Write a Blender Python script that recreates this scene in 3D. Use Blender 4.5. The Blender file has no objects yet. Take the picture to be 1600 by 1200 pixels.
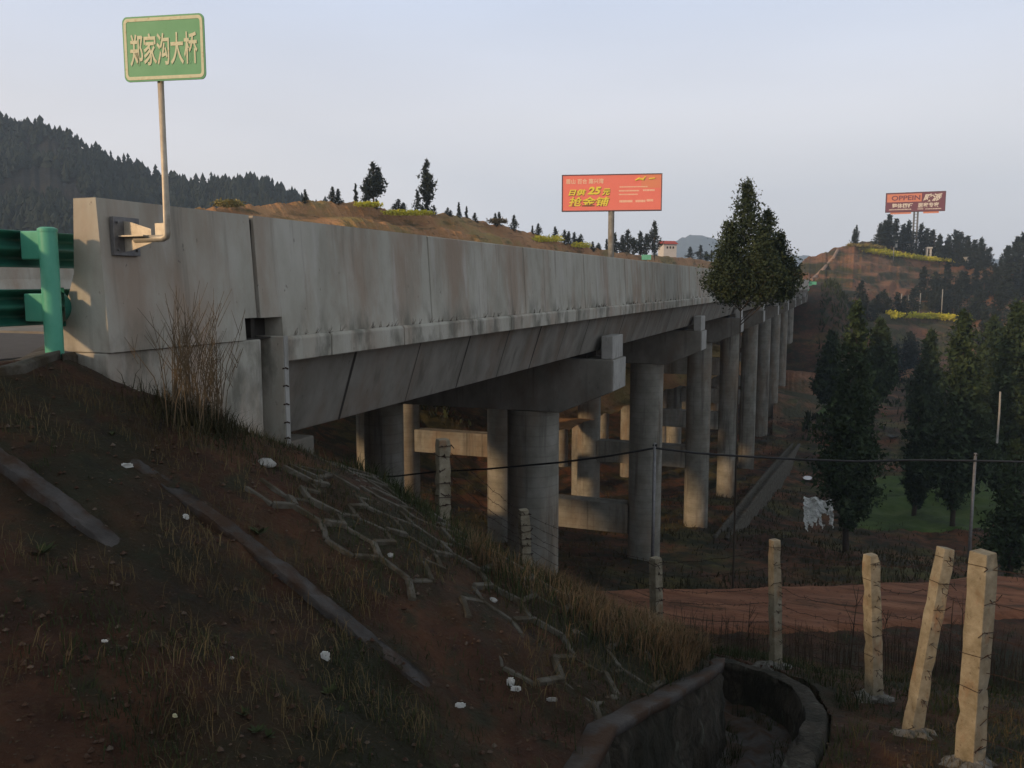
import bpy, math, random
import numpy as np
from mathutils import Vector, Matrix
R = math.radians
rnd = random.Random(7)
scene = bpy.context.scene
COL = scene.collection

# ------------------------------------------------------------------ camera, world, sun, exposure
FPX = 1350.0                       # focal length in pixels of a 1600 px wide frame
PITCH = math.atan(156.0 / FPX)
YAW = math.atan(520.0 / math.hypot(FPX, 156.0))
cd = bpy.data.cameras.new("camera"); cam = bpy.data.objects.new("camera", cd); COL.objects.link(cam)
cd.sensor_width = 36.0; cd.lens = 36.0 * FPX / 1600.0; cd.clip_start = 0.05; cd.clip_end = 6000
cam.location = (0, 0, 0); cam.rotation_euler = (math.pi / 2 - PITCH, 0, YAW)
scene.camera = cam

SUN_EL, SUN_AZ = R(17), math.atan2(-0.52, -0.85)      # azimuth measured from +Y towards +X
sun_dir = Vector((math.sin(SUN_AZ) * math.cos(SUN_EL), math.cos(SUN_AZ) * math.cos(SUN_EL), math.sin(SUN_EL)))
ld = bpy.data.lights.new("sun", 'SUN'); ld.energy = 1.7; ld.angle = R(3); ld.color = (1.0, 0.66, 0.36)
so = bpy.data.objects.new("sun", ld); COL.objects.link(so)
so.rotation_euler = sun_dir.to_track_quat('Z', 'Y').to_euler()

w = bpy.data.worlds.new("World"); scene.world = w; w.use_nodes = True
nt = w.node_tree; nt.nodes.clear()
def N(nt, t, **k):
    n = nt.nodes.new(t)
    for a, b in k.items():
        if a.startswith('i_'): n.inputs[a[2:].replace('_', ' ')].default_value = b
        else: setattr(n, a, b)
    return n
def ramp(nt, stops, fac=None, interp='LINEAR'):
    n = nt.nodes.new('ShaderNodeValToRGB'); n.color_ramp.interpolation = interp
    e = n.color_ramp.elements
    while len(e) < len(stops): e.new(0.5)
    for q, (p, c) in zip(e, stops):
        q.position = p; q.color = tuple(c) + (1,) if len(c) == 3 else c
    if fac is not None: nt.links.new(fac, n.inputs[0])
    return n
sky = N(nt, 'ShaderNodeTexSky', sky_type='NISHITA', sun_disc=False, sun_elevation=SUN_EL, sun_rotation=SUN_AZ)
sky.dust_density = 3.0; sky.air_density = 1.2
geo = N(nt, 'ShaderNodeNewGeometry'); sep = N(nt, 'ShaderNodeSeparateXYZ')
nt.links.new(geo.outputs['Incoming'], sep.inputs[0])
neg = N(nt, 'ShaderNodeMath', operation='MULTIPLY'); neg.inputs[1].default_value = -1
nt.links.new(sep.outputs['Z'], neg.inputs[0])
# thin high haze of a dusk sky: pale lilac low down, bluer higher, dim overhead
rp = ramp(nt, [(0.0, (4.9, 4.6, 4.5)), (0.08, (5.5, 5.2, 5.15)), (0.18, (5.25, 5.1, 5.3)), (0.30, (4.35, 4.75, 5.75)), (0.5, (3.0, 3.2, 3.3)), (1.0, (1.6, 1.7, 1.7))], neg.outputs[0])
mx = N(nt, 'ShaderNodeMix', data_type='RGBA'); mx.inputs[0].default_value = 0.9
nt.links.new(sky.outputs[0], mx.inputs[6]); nt.links.new(rp.outputs[0], mx.inputs[7])
bg = N(nt, 'ShaderNodeBackground'); bg.inputs[1].default_value = 0.12
wn = N(nt, 'ShaderNodeTexNoise', i_Scale=2.2, i_Detail=4.0); wm = N(nt, 'ShaderNodeMapping'); wm.inputs['Scale'].default_value = (1, 1, 4)
nt.links.new(geo.outputs['Incoming'], wm.inputs[0]); nt.links.new(wm.outputs[0], wn.inputs['Vector'])
wr = N(nt, 'ShaderNodeMapRange'); wr.inputs[1].default_value = 0.3; wr.inputs[2].default_value = 0.7; wr.inputs[3].default_value = 0.955; wr.inputs[4].default_value = 1.045; nt.links.new(wn.outputs['Fac'], wr.inputs[0])
wv = N(nt, 'ShaderNodeVectorMath', operation='SCALE'); nt.links.new(mx.outputs[2], wv.inputs[0]); nt.links.new(wr.outputs[0], wv.inputs['Scale']); nt.links.new(wv.outputs[0], bg.inputs[0])
wo = N(nt, 'ShaderNodeOutputWorld'); nt.links.new(bg.outputs[0], wo.inputs[0])
vs = scene.view_settings; vs.view_transform = 'Standard'; vs.look = 'None'; vs.gamma = 1; vs.exposure = 0.62
scene.cycles.volume_bounces = 0; scene.cycles.max_bounces = 6
scene.cycles.volume_step_rate = 10

# ------------------------------------------------------------------ helpers
fwd = Vector((-math.sin(YAW) * math.cos(PITCH), math.cos(YAW) * math.cos(PITCH), -math.sin(PITCH)))
rgt = Vector((math.cos(YAW), math.sin(YAW), 0)); upv = rgt.cross(fwd)
def at(u, v, d):
    return (fwd + rgt * ((u - 800) / FPX) + upv * ((600 - v) / FPX)) * d
def on_z(u, v, z):
    r = at(u, v, 1); return r * (z / r.z)
def on_x(u, v, x):
    r = at(u, v, 1); return r * (x / r.x)

_t = np.random.RandomState(3).rand(256, 256)
def vnoise(x, y):
    xi = np.floor(x).astype(int); yi = np.floor(y).astype(int); fx = x - xi; fy = y - yi
    fx = fx * fx * (3 - 2 * fx); fy = fy * fy * (3 - 2 * fy)
    a = _t[xi & 255, yi & 255]; b = _t[(xi + 1) & 255, yi & 255]; c = _t[xi & 255, (yi + 1) & 255]; d = _t[(xi + 1) & 255, (yi + 1) & 255]
    return (a * (1 - fx) + b * fx) * (1 - fy) + (c * (1 - fx) + d * fx) * fy - 0.5
def fbm(x, y, sc, oct=4):
    x = np.asarray(x, float) / sc + 31.7; y = np.asarray(y, float) / sc + 11.3; s = 0; a = 1.0
    for k in range(oct): s = s + a * vnoise(x, y); x = x * 2.03 + 5.1; y = y * 2.03 + 9.2; a *= 0.5
    return s
def sstep(a, b, x):
    t = np.clip((x - a) / (b - a), 0, 1); return t * t * (3 - 2 * t)

class MB:
    def __init__(s): s.v = []; s.f = []; s.m = []
    def add(s, vs, fs, mi=0):
        o = len(s.v); s.v += [tuple(p) for p in vs]; s.f += [tuple(i + o for i in f) for f in fs]; s.m += [mi] * len(fs); return s
    def box(s, x0, x1, y0, y1, z0, z1, M=None, mi=0):
        vs = [Vector((x, y, z)) for z in (z0, z1) for y in (y0, y1) for x in (x0, x1)]
        if M is not None: vs = [M @ p for p in vs]
        return s.add(vs, [(0, 2, 3, 1), (4, 5, 7, 6), (0, 1, 5, 4), (2, 6, 7, 3), (0, 4, 6, 2), (1, 3, 7, 5)], mi)
    def prismY(s, prof, y0, y1, mi=0):      # prof: (x,z) counter clockwise seen from -Y
        n = len(prof); vs = [(x, y0, z) for x, z in prof] + [(x, y1, z) for x, z in prof]
        fs = [tuple(range(n)), tuple(range(2 * n - 1, n - 1, -1))] + [(i, i + n, (i + 1) % n + n, (i + 1) % n) for i in range(n)]
        return s.add(vs, fs, mi)
    def tube(s, pts, rad, seg=8, cap=True, mi=0):
        pts = [Vector(p) for p in pts]; n = len(pts)
        rr = rad if hasattr(rad, '__len__') else [rad] * n
        vs = []
        for i, p in enumerate(pts):
            t = (pts[min(i + 1, n - 1)] - pts[max(i - 1, 0)]).normalized()
            a = t.cross(Vector((0, 0, 1)));
            if a.length < 1e-3: a = Vector((1, 0, 0))
            a.normalize(); b = t.cross(a)
            for k in range(seg):
                q = 2 * math.pi * k / seg; vs.append(p + (a * math.cos(q) + b * math.sin(q)) * rr[i])
        fs = [(i * seg + k, i * seg + (k + 1) % seg, (i + 1) * seg + (k + 1) % seg, (i + 1) * seg + k) for i in range(n - 1) for k in range(seg)]
        if cap: fs += [tuple(range(seg - 1, -1, -1)), tuple(range((n - 1) * seg, n * seg))]
        return s.add(vs, fs, mi)
    def mesh(s, name, mats, smooth=False):
        me = bpy.data.meshes.new(name); me.from_pydata(s.v, [], s.f)
        for m in (mats if isinstance(mats, (list, tuple)) else [mats]): me.materials.append(m)
        me.polygons.foreach_set('material_index', s.m)
        if smooth: me.polygons.foreach_set('use_smooth', [True] * len(s.f))
        me.update(); return me
    def build(s, name, mats, parent=None, smooth=False, bevel=0, recalc=True):
        me = s.mesh(name, mats, smooth); return link(name, me, parent, bevel, recalc)
def link(name, me, parent=None, bevel=0, recalc=False):
    o = bpy.data.objects.new(name, me); COL.objects.link(o)
    if recalc:
        import bmesh
        b = bmesh.new(); b.from_mesh(me); bmesh.ops.recalc_face_normals(b, faces=b.faces); b.to_mesh(me); b.free()
    if parent is not None: o.parent = parent; o.matrix_parent_inverse = Matrix.Translation(parent.location).inverted() if parent.rotation_euler.z == 0 else Matrix.Identity(4)
    if bevel:
        m = o.modifiers.new('bevel', 'BEVEL'); m.width = bevel; m.segments = 2; m.limit_method = 'ANGLE'; m.angle_limit = R(40)
    return o
def empty(name, label, cat, loc=(0, 0, 0), group=None):
    o = bpy.data.objects.new(name, None); COL.objects.link(o); o.location = loc; o.empty_display_size = 0.2
    tag(o, label, cat, group); return o
def tag(o, label=None, cat=None, group=None, kind=None):
    if label: o['label'] = label
    if cat: o['category'] = cat
    if group: o['group'] = group
    if kind: o['kind'] = kind
    return o
def copy_tree(root, loc, rotz=0, scale=1.0, label=None):
    c = root.copy(); COL.objects.link(c); c.location = loc; c.rotation_euler = (0, 0, rotz)
    c.scale = (scale if hasattr(scale, '__len__') else (scale,) * 3)
    for ch in list(root.children):
        k = ch.copy(); COL.objects.link(k); k.parent = c
    if label: c['label'] = label
    return c
ORD = ['first', 'second', 'third', 'fourth', 'fifth', 'sixth', 'seventh', 'eighth', 'ninth', 'tenth', 'eleventh', 'twelfth', 'thirteenth', 'fourteenth', 'fifteenth', 'sixteenth', 'seventeenth', 'eighteenth', 'nineteenth', 'twentieth', 'twenty-first', 'twenty-second', 'twenty-third', 'twenty-fourth', 'twenty-fifth', 'twenty-sixth', 'twenty-seventh', 'twenty-eighth', 'twenty-ninth', 'thirtieth', 'thirty-first', 'thirty-second']

# ------------------------------------------------------------------ materials
def mat(name, cols, scale=2.0, rough=0.9, detail=8, bump=0.3, bscale=None, stretch=(1, 1, 1), coord='pos', spec=0.3, metal=0.0, extra=None, dist=0.0, bdist=0.02):
    m = bpy.data.materials.new(name); m.use_nodes = True; nt = m.node_tree; nt.nodes.clear(); L = nt.links.new
    out = N(nt, 'ShaderNodeOutputMaterial'); b = N(nt, 'ShaderNodeBsdfPrincipled'); L(b.outputs[0], out.inputs[0])
    b.inputs['Roughness'].default_value = rough; b.inputs['Metallic'].default_value = metal
    b.inputs['Specular IOR Level'].default_value = spec
    if coord == 'pos': g = N(nt, 'ShaderNodeNewGeometry').outputs['Position']
    else: g = N(nt, 'ShaderNodeTexCoord').outputs['Object']
    mp = N(nt, 'ShaderNodeMapping'); mp.inputs['Scale'].default_value = stretch; L(g, mp.inputs[0])
    nz = N(nt, 'ShaderNodeTexNoise', i_Scale=scale, i_Detail=detail, i_Roughness=0.62, i_Distortion=dist); L(mp.outputs[0], nz.inputs['Vector'])
    k = len(cols); st = [(0.3 + 0.4 * i / max(k - 1, 1), c) for i, c in enumerate(cols)]
    rp = ramp(nt, st, nz.outputs['Fac']); col = rp.outputs[0]
    env = dict(nt=nt, L=L, pos=g, mp=mp.outputs[0], col=col, b=b, nz=nz)
    if extra: col = extra(env) or col
    L(col, b.inputs['Base Color'])
    if bump:
        n2 = N(nt, 'ShaderNodeTexNoise', i_Scale=(bscale or scale * 6), i_Detail=8.0, i_Roughness=0.65); L(mp.outputs[0], n2.inputs['Vector'])
        bp = N(nt, 'ShaderNodeBump', i_Strength=bump, i_Distance=bdist); L(n2.outputs['Fac'], bp.inputs['Height']); L(bp.outputs[0], b.inputs['Normal'])
    return m
def overlay(env, color, scale, lo, hi, stretch=(1, 1, 1), amt=1.0, mul=None, detail=6, base=None, off=(0, 0, 0)):
    nt, L = env['nt'], env['L']
    mp = N(nt, 'ShaderNodeMapping'); mp.inputs['Scale'].default_value = stretch; mp.inputs['Location'].default_value = off; L(env['pos'], mp.inputs[0])
    nz = N(nt, 'ShaderNodeTexNoise', i_Scale=scale, i_Detail=float(detail), i_Roughness=0.6); L(mp.outputs[0], nz.inputs['Vector'])
    mr = N(nt, 'ShaderNodeMapRange'); mr.inputs[1].default_value = lo; mr.inputs[2].default_value = hi; mr.inputs[4].default_value = amt; L(nz.outputs['Fac'], mr.inputs[0])
    f = mr.outputs[0]
    if mul is not None:
        mm = N(nt, 'ShaderNodeMath', operation='MULTIPLY'); L(f, mm.inputs[0]); L(mul, mm.inputs[1]); f = mm.outputs[0]
    mx = N(nt, 'ShaderNodeMix', data_type='RGBA'); L(f, mx.inputs[0]); L(base if base is not None else env['col'], mx.inputs[6]); mx.inputs[7].default_value = tuple(color) + (1,)
    env['col'] = mx.outputs[2]; return mx.outputs[2]
def zmask(env, z0, z1):
    nt, L = env['nt'], env['L']; s = N(nt, 'ShaderNodeSeparateXYZ'); L(env['pos'], s.inputs[0])
    mr = N(nt, 'ShaderNodeMapRange'); mr.inputs[1].default_value = z0; mr.inputs[2].default_value = z1; L(s.outputs['Z'], mr.inputs[0]); return mr.outputs[0]

def ex_parapet(e):
    overlay(e, (0.30, 0.225, 0.17), 1.1, 0.47, 0.66, (1, 1, 0.35), 0.75)                 # brown tint clouds
    overlay(e, (0.15, 0.13, 0.11), 5.5, 0.56, 0.74, (1, 1, 0.05), 0.6)                 # vertical runs
    overlay(e, (0.52, 0.51, 0.49), 2.3, 0.58, 0.72, (1, 1, 0.2), 0.5, off=(7, 3, 1))
    overlay(e, (0.10, 0.10, 0.08), 2.6, 0.48, 0.64, (1, 1, 0.55), 0.7, mul=zmask(e, -0.22, -0.60))   # damp moss at the foot
    return overlay(e, (0.05, 0.04, 0.035), 14, 0.68, 0.72, (1, 1, 0.6), 0.6)
M_par = mat('parapet_concrete', [(0.30, 0.288, 0.245), (0.39, 0.38, 0.33), (0.46, 0.45, 0.405)], 1.6, extra=ex_parapet, bump=0.35, bscale=22, stretch=(1, 1, 0.5))
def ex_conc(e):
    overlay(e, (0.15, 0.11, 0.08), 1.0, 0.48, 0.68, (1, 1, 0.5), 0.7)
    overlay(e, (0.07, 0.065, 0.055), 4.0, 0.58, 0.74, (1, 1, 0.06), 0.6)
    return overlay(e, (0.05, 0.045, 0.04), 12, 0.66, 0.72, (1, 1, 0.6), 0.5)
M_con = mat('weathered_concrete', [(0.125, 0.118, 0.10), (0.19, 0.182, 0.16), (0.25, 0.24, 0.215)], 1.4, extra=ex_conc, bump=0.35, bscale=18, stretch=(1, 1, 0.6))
def ex_col(e):
    overlay(e, (0.20, 0.14, 0.09), 0.8, 0.46, 0.66, (1, 1, 0.3), 0.7)
    nt, L = e['nt'], e['L']; wv = N(nt, 'ShaderNodeTexWave', wave_type='BANDS', bands_direction='Z', i_Scale=1.05, i_Distortion=0.6)
    L(e['pos'], wv.inputs['Vector']); mr = N(nt, 'ShaderNodeMapRange'); mr.inputs[1].default_value = 0.94; mr.inputs[2].default_value = 1.0; mr.inputs[4].default_value = 0.22
    L(wv.outputs['Fac'], mr.inputs[0]); mx = N(nt, 'ShaderNodeMix', data_type='RGBA'); L(mr.outputs[0], mx.inputs[0]); L(e['col'], mx.inputs[6]); mx.inputs[7].default_value = (0.08, 0.07, 0.06, 1); e['col'] = mx.outputs[2]
    overlay(e, (0.36, 0.35, 0.31), 1.7, 0.56, 0.7, (1, 1, 0.25), 0.5, off=(5, 1, 2))
    return overlay(e, (0.06, 0.052, 0.042), 3.4, 0.54, 0.7, (1, 1, 0.06), 0.7)
M_col = mat('column_concrete', [(0.15, 0.145, 0.12), (0.225, 0.22, 0.19), (0.29, 0.285, 0.255)], 1.2, extra=ex_col, bump=0.3, bscale=15)
M_pale = mat('pale_concrete', [(0.28, 0.28, 0.265), (0.38, 0.38, 0.365)], 3, bump=0.3, bscale=25, extra=lambda e: overlay(e, (0.12, 0.11, 0.09), 7, 0.55, 0.7, (1, 1, 0.3), 0.6))
M_dark = mat('dark_infill', [(0.02, 0.018, 0.016), (0.045, 0.04, 0.035)], 4)
M_mortar = mat('crumbled_mortar', [(0.05, 0.045, 0.035), (0.16, 0.155, 0.14), (0.26, 0.26, 0.25)], 9, bump=0.8, bscale=30, bdist=0.04)
M_post = mat('fence_post_concrete', [(0.15, 0.13, 0.088), (0.225, 0.20, 0.145), (0.30, 0.275, 0.21)], 9, bump=0.5, bscale=45, extra=lambda e: (overlay(e, (0.20, 0.10, 0.05), 6, 0.56, 0.7, (1, 1, 0.4), 0.7), overlay(e, (0.07, 0.05, 0.04), 26, 0.63, 0.7, (1, 1, 1), 0.8))[1])
M_wire = mat('rusty_wire', [(0.02, 0.012, 0.01), (0.05, 0.028, 0.02)], 30, metal=0.3, rough=0.7, bump=0)
M_black = mat('black_cable', [(0.012, 0.012, 0.013), (0.02, 0.02, 0.022)], 10, rough=0.6, bump=0)
M_galv = mat('galvanised_steel', [(0.36, 0.32, 0.26), (0.52, 0.48, 0.40)], 14, metal=0.45, rough=0.5, bump=0.1)
M_galvd = mat('dark_galvanised_steel', [(0.12, 0.12, 0.13), (0.2, 0.2, 0.2)], 14, metal=0.5, rough=0.5, bump=0.1)
M_green = mat('mint_green_paint', [(0.06, 0.30, 0.20), (0.09, 0.38, 0.26), (0.12, 0.42, 0.29)], 4, rough=0.45, spec=0.4, bump=0.05, stretch=(1, 1, 0.6), extra=lambda e: overlay(e, (0.02, 0.03, 0.025), 25, 0.69, 0.73, (1, 1, 1), 0.9))
M_dgreen = mat('dark_green_paint', [(0.016, 0.11, 0.08), (0.026, 0.16, 0.12), (0.045, 0.23, 0.17)], 3, rough=0.4, spec=0.4, bump=0.05)
M_signg = mat('sign_green', [(0.10, 0.33, 0.17), (0.13, 0.37, 0.20)], 6, rough=0.5, bump=0)
M_signw = mat('sign_cream', [(0.50, 0.54, 0.38), (0.62, 0.62, 0.44)], 26, rough=0.5, bump=0, extra=lambda e: overlay(e, (0.42, 0.30, 0.16), 30, 0.56, 0.68, (1, 1, 1), 0.6))
def ex_soil(e):
    nt, L = e['nt'], e['L']; far = zmask(e, -6.5, -11.0); overlay(e, (0.17, 0.065, 0.028), 0.12, 0.44, 0.58, (1, 1, 1), 0.85, mul=far); overlay(e, (0.085, 0.082, 0.022), 0.16, 0.48, 0.60, (1, 1, 1), 0.85, mul=far, off=(21, 5, 0))
    overlay(e, (0.014, 0.018, 0.007), 0.55, 0.46, 0.60, (1, 1, 1), 0.85)
    overlay(e, (0.022, 0.026, 0.012), 3.5, 0.52, 0.66, (1, 1, 1), 0.8)
    overlay(e, (0.14, 0.10, 0.075), 11, 0.66, 0.74, (1, 1, 1), 0.7)
    overlay(e, (0.09, 0.065, 0.03), 17, 0.6, 0.72, (1, 1, 1), 0.5)
    return overlay(e, (0.008, 0.006, 0.005), 5, 0.58, 0.74, (1, 1, 1), 0.85)
M_soil = mat('red_clay_ground', [(0.022, 0.010, 0.005), (0.056, 0.023, 0.011), (0.10, 0.044, 0.021)], 1.7, detail=12, bump=1.0, bscale=26, extra=ex_soil, bdist=0.05)
M_road = mat('dirt_road', [(0.11, 0.045, 0.024), (0.22, 0.092, 0.05), (0.33, 0.155, 0.09)], 1.2, stretch=(0.3, 2.6, 1), bump=1, bscale=9, extra=lambda e: (overlay(e, (0.03, 0.026, 0.012), 2.2, 0.55, 0.68, (0.4, 2, 1), 0.8), overlay(e, (0.05, 0.025, 0.015), 8, 0.58, 0.7, (1, 1, 1), 0.8))[1], bdist=0.08)
M_asph = mat('asphalt', [(0.06, 0.055, 0.055), (0.09, 0.085, 0.08)], 8, bump=0.3)
def ex_hill(e):
    overlay(e, (0.24, 0.20, 0.07), 0.09, 0.48, 0.6, (1, 1, 2.5), 0.75)
    overlay(e, (0.05, 0.055, 0.02), 0.16, 0.54, 0.66, (1, 1, 4), 0.8, off=(13, 4, 0))
    overlay(e, (0.28, 0.13, 0.06), 0.3, 0.6, 0.7, (1, 1, 4), 0.7)
    return overlay(e, (0.03, 0.03, 0.015), 1.1, 0.6, 0.7, (1, 1, 1.5), 0.7)
M_hill = mat('orange_hill_soil', [(0.27, 0.145, 0.068), (0.40, 0.215, 0.10), (0.50, 0.29, 0.14)], 0.12, detail=10, bump=1, bscale=1.2, extra=ex_hill, bdist=0.6)
M_forest = mat('forest_floor', [(0.008, 0.010, 0.008), (0.018, 0.017, 0.012), (0.030, 0.022, 0.015)], 0.05, detail=10, bump=1, bscale=0.5, bdist=1)
def ex_rhill(e):
    overlay(e, (0.035, 0.045, 0.02), 0.07, 0.44, 0.56, (1, 1, 3), 0.9)
    overlay(e, (0.10, 0.10, 0.035), 0.12, 0.58, 0.66, (1, 1, 5), 0.7, off=(3, 9, 2))
    return overlay(e, (0.02, 0.02, 0.014), 0.8, 0.58, 0.7, (1, 1, 1.5), 0.7)
M_rhill = mat('red_hill_soil', [(0.16, 0.07, 0.04), (0.23, 0.11, 0.062), (0.28, 0.155, 0.085)], 0.06, detail=10, bump=1, bscale=1, extra=ex_rhill, bdist=0.6)
M_mtn = mat('mountain_cover', [(0.04, 0.05, 0.04), (0.07, 0.08, 0.06)], 0.01, bump=0)
def leafmat(name, cols):
    m = mat(name, cols, 1.3, coord='obj', bump=0, rough=0.75, spec=0.15)
    nt = m.node_tree; b = [n for n in nt.nodes if n.type == 'BSDF_PRINCIPLED'][0]
    return m
M_leaf = leafmat('dark_conifer_needles', [(0.014, 0.026, 0.013), (0.030, 0.050, 0.022), (0.062, 0.085, 0.036)])
M_leafo = leafmat('olive_conifer_needles', [(0.013, 0.023, 0.014), (0.030, 0.044, 0.023), (0.060, 0.078, 0.038)])
M_leaff = leafmat('far_conifer_needles', [(0.010, 0.018, 0.014), (0.026, 0.036, 0.026)])
M_bark = mat('bark', [(0.05, 0.04, 0.03), (0.09, 0.07, 0.055)], 8, stretch=(1, 1, 0.3))
M_barkl = mat('pale_bark', [(0.22, 0.20, 0.17), (0.32, 0.29, 0.25)], 8, stretch=(1, 1, 0.3))
M_rape = mat('rapeseed_flowers', [(0.34, 0.36, 0.03), (0.52, 0.50, 0.04), (0.66, 0.58, 0.06)], 0.9, bump=0)
M_grass = mat('dry_grass_blades', [(0.045, 0.035, 0.015), (0.10, 0.075, 0.034), (0.17, 0.13, 0.065)], 1.5, bump=0)
M_ggrass = mat('green_grass_blades', [(0.012, 0.018, 0.006), (0.027, 0.038, 0.012), (0.052, 0.060, 0.022)], 1.5, bump=0)
M_stem = mat('dry_stems', [(0.06, 0.042, 0.024), (0.15, 0.11, 0.065)], 5, bump=0)
M_dstem = mat('dark_stems', [(0.035, 0.022, 0.014), (0.07, 0.045, 0.03)], 5, bump=0)
M_stone = mat('field_stone', [(0.035, 0.016, 0.009), (0.06, 0.032, 0.02), (0.15, 0.125, 0.10)], 9, bump=0.8, bscale=14)
M_kerb = mat('old_kerb_concrete', [(0.03, 0.028, 0.026), (0.055, 0.05, 0.048), (0.085, 0.078, 0.075)], 4, bump=0.6, bscale=28, extra=lambda e: overlay(e, (0.045, 0.024, 0.013), 3.4, 0.44, 0.58, (1, 1, 1), 0.95), bdist=0.03)
M_lat = mat('lattice_concrete', [(0.055, 0.05, 0.04), (0.12, 0.11, 0.09)], 9, bump=0.6, bscale=28, extra=lambda e: overlay(e, (0.04, 0.03, 0.016), 4, 0.44, 0.58, (1, 1, 1), 0.9))
def ex_mas(e):
    nt, L = e['nt'], e['L']; v = N(nt, 'ShaderNodeTexVoronoi', feature='DISTANCE_TO_EDGE', i_Scale=4.2); L(e['pos'], v.inputs['Vector'])
    mr = N(nt, 'ShaderNodeMapRange'); mr.inputs[1].default_value = 0.02; mr.inputs[2].default_value = 0.07; mr.inputs[3].default_value = 1; mr.inputs[4].default_value = 0; L(v.outputs['Distance'], mr.inputs[0])
    mx = N(nt, 'ShaderNodeMix', data_type='RGBA'); L(mr.outputs[0], mx.inputs[0]); L(e['col'], mx.inputs[6]); mx.inputs[7].default_value = (0.028, 0.025, 0.018, 1); e['col'] = mx.outputs[2]
    overlay(e, (0.13, 0.15, 0.12), 7, 0.6, 0.7, (1, 1, 0.4), 0.7)
    return overlay(e, (0.012, 0.014, 0.008), 2.2, 0.48, 0.6, (1, 1, 0.6), 0.8)
M_mas = mat('mossy_masonry', [(0.028, 0.025, 0.018), (0.048, 0.041, 0.031), (0.075, 0.065, 0.05)], 6, stretch=(1, 1, 0.7), bump=1, bscale=18, bdist=0.06, extra=ex_mas)
M_brush = mat('brown_brush_blades', [(0.08, 0.050, 0.026), (0.16, 0.105, 0.055), (0.24, 0.165, 0.095)], 1.5, bump=0)
M_scrub = mat('olive_brown_scrub', [(0.02, 0.02, 0.008), (0.045, 0.038, 0.016), (0.08, 0.058, 0.028)], 0.6, bump=0)
M_litter = mat('fallen_leaf', [(0.02, 0.014, 0.008), (0.06, 0.038, 0.02), (0.16, 0.10, 0.05)], 23, bump=0)
M_white = mat('white_plastic', [(0.55, 0.57, 0.56), (0.8, 0.82, 0.8)], 12, rough=0.5, bump=0.6, bscale=20)
M_red = mat('billboard_red', [(0.82, 0.20, 0.15), (0.85, 0.22, 0.165)], 1, bump=0, rough=0.6)
M_yel = mat('billboard_yellow', [(0.75, 0.66, 0.06), (0.85, 0.75, 0.08)], 1, bump=0, rough=0.6)
M_ylet = mat('billboard_pale_letters', [(0.88, 0.60, 0.42), (0.9, 0.62, 0.44)], 1, bump=0, rough=0.6)
M_bshadow = mat('billboard_letter_outline', [(0.20, 0.10, 0.03), (0.25, 0.12, 0.04)], 1, bump=0, rough=0.6)
M_plum = mat('billboard_plum', [(0.16, 0.05, 0.075), (0.19, 0.06, 0.085)], 1, bump=0, rough=0.6)
M_sal = mat('billboard_salmon', [(0.66, 0.24, 0.15), (0.74, 0.28, 0.17)], 1, bump=0, rough=0.6)
M_wlet = mat('billboard_white_letters', [(0.72, 0.66, 0.58), (0.78, 0.74, 0.66)], 1, bump=0, rough=0.6)
M_frame = mat('billboard_frame', [(0.08, 0.06, 0.06), (0.12, 0.08, 0.08)], 3, bump=0)
M_water = mat('water', [(0.02, 0.025, 0.02), (0.03, 0.035, 0.03)], 1, rough=0.06, spec=0.5, bump=0.05)
M_roofr = mat('red_roof', [(0.35, 0.06, 0.05), (0.42, 0.09, 0.07)], 2, bump=0)
M_wallw = mat('white_render', [(0.55, 0.53, 0.5), (0.62, 0.6, 0.57)], 2, bump=0)
M_bush = mat('yellowed_shrub', [(0.12, 0.11, 0.03), (0.24, 0.20, 0.06), (0.36, 0.28, 0.09)], 1.2, bump=0)
M_patch = mat('green_crop', [(0.025, 0.045, 0.010), (0.055, 0.095, 0.018), (0.09, 0.125, 0.028)], 0.35, bump=0.8, bdist=0.1)

# ------------------------------------------------------------------ ground shape
CX, CY = -6.3, 5.4
YS = [-60, 0, 5, 7.4, 8.6, 9.7, 10.4, 11.7, 13.0, 19.0, 21, 26, 33, 40, 56, 72, 90, 105, 120, 136, 150, 162, 175, 200, 400]
ZR = [-17.5] * 6
ZS = [-3.0, -3.2, -3.6, -3.8, -4.1, -4.35, -4.6, -5.05, -5.75, -5.8, -6.9, -9.6, -11.9, -13.0, -16.2, -17.6, -17.8, -17.4, -17.8, -15.5, -9.5, -4.0, -0.8, 0.0, 4.0]
def zout(X, Y):
    Y = Y + 3.4 * sstep(4, -4, X) * sstep(13, 15.5, Y) * (1 - sstep(26, 38, Y))
    z = np.interp(Y, YS, ZS); zr = np.interp(Y, YS, ZS[:18] + [-17.8, -17.6, -17.5, -17.5, -17.5, -17.5, -17.5])
    k = sstep(-3, 9, X); z = z * (1 - k) + zr * k
    left = np.maximum(-33 - X, 0); z = z + np.minimum(left * 0.33, np.maximum(-1.5 - z, 0)) * sstep(8, 30, Y)
    return z
def toe_r(X, Y):
    dx = np.maximum(X - CX, 0); dy = np.maximum(Y - CY, 0); ph = np.degrees(np.arctan2(dy, np.maximum(dx, 1e-6)))
    return np.interp(ph, [0, 6, 14, 24, 32, 45, 90], [4.86, 5.02, 5.32, 5.80, 6.12, 6.2, 6.25])
def cone_r(X, Y):
    return np.hypot(np.maximum(X - CX, 0), np.maximum(Y - CY, 0))
def cone_z(X, Y):
    r = cone_r(X, Y); ph = np.degrees(np.arctan2(np.maximum(Y - CY, 0), np.maximum(X - CX, 1e-6)))
    return -0.55 - 0.51 * r - 0.33 * sstep(24, 46, ph) * np.maximum(r - 3.1, 0)
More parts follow.
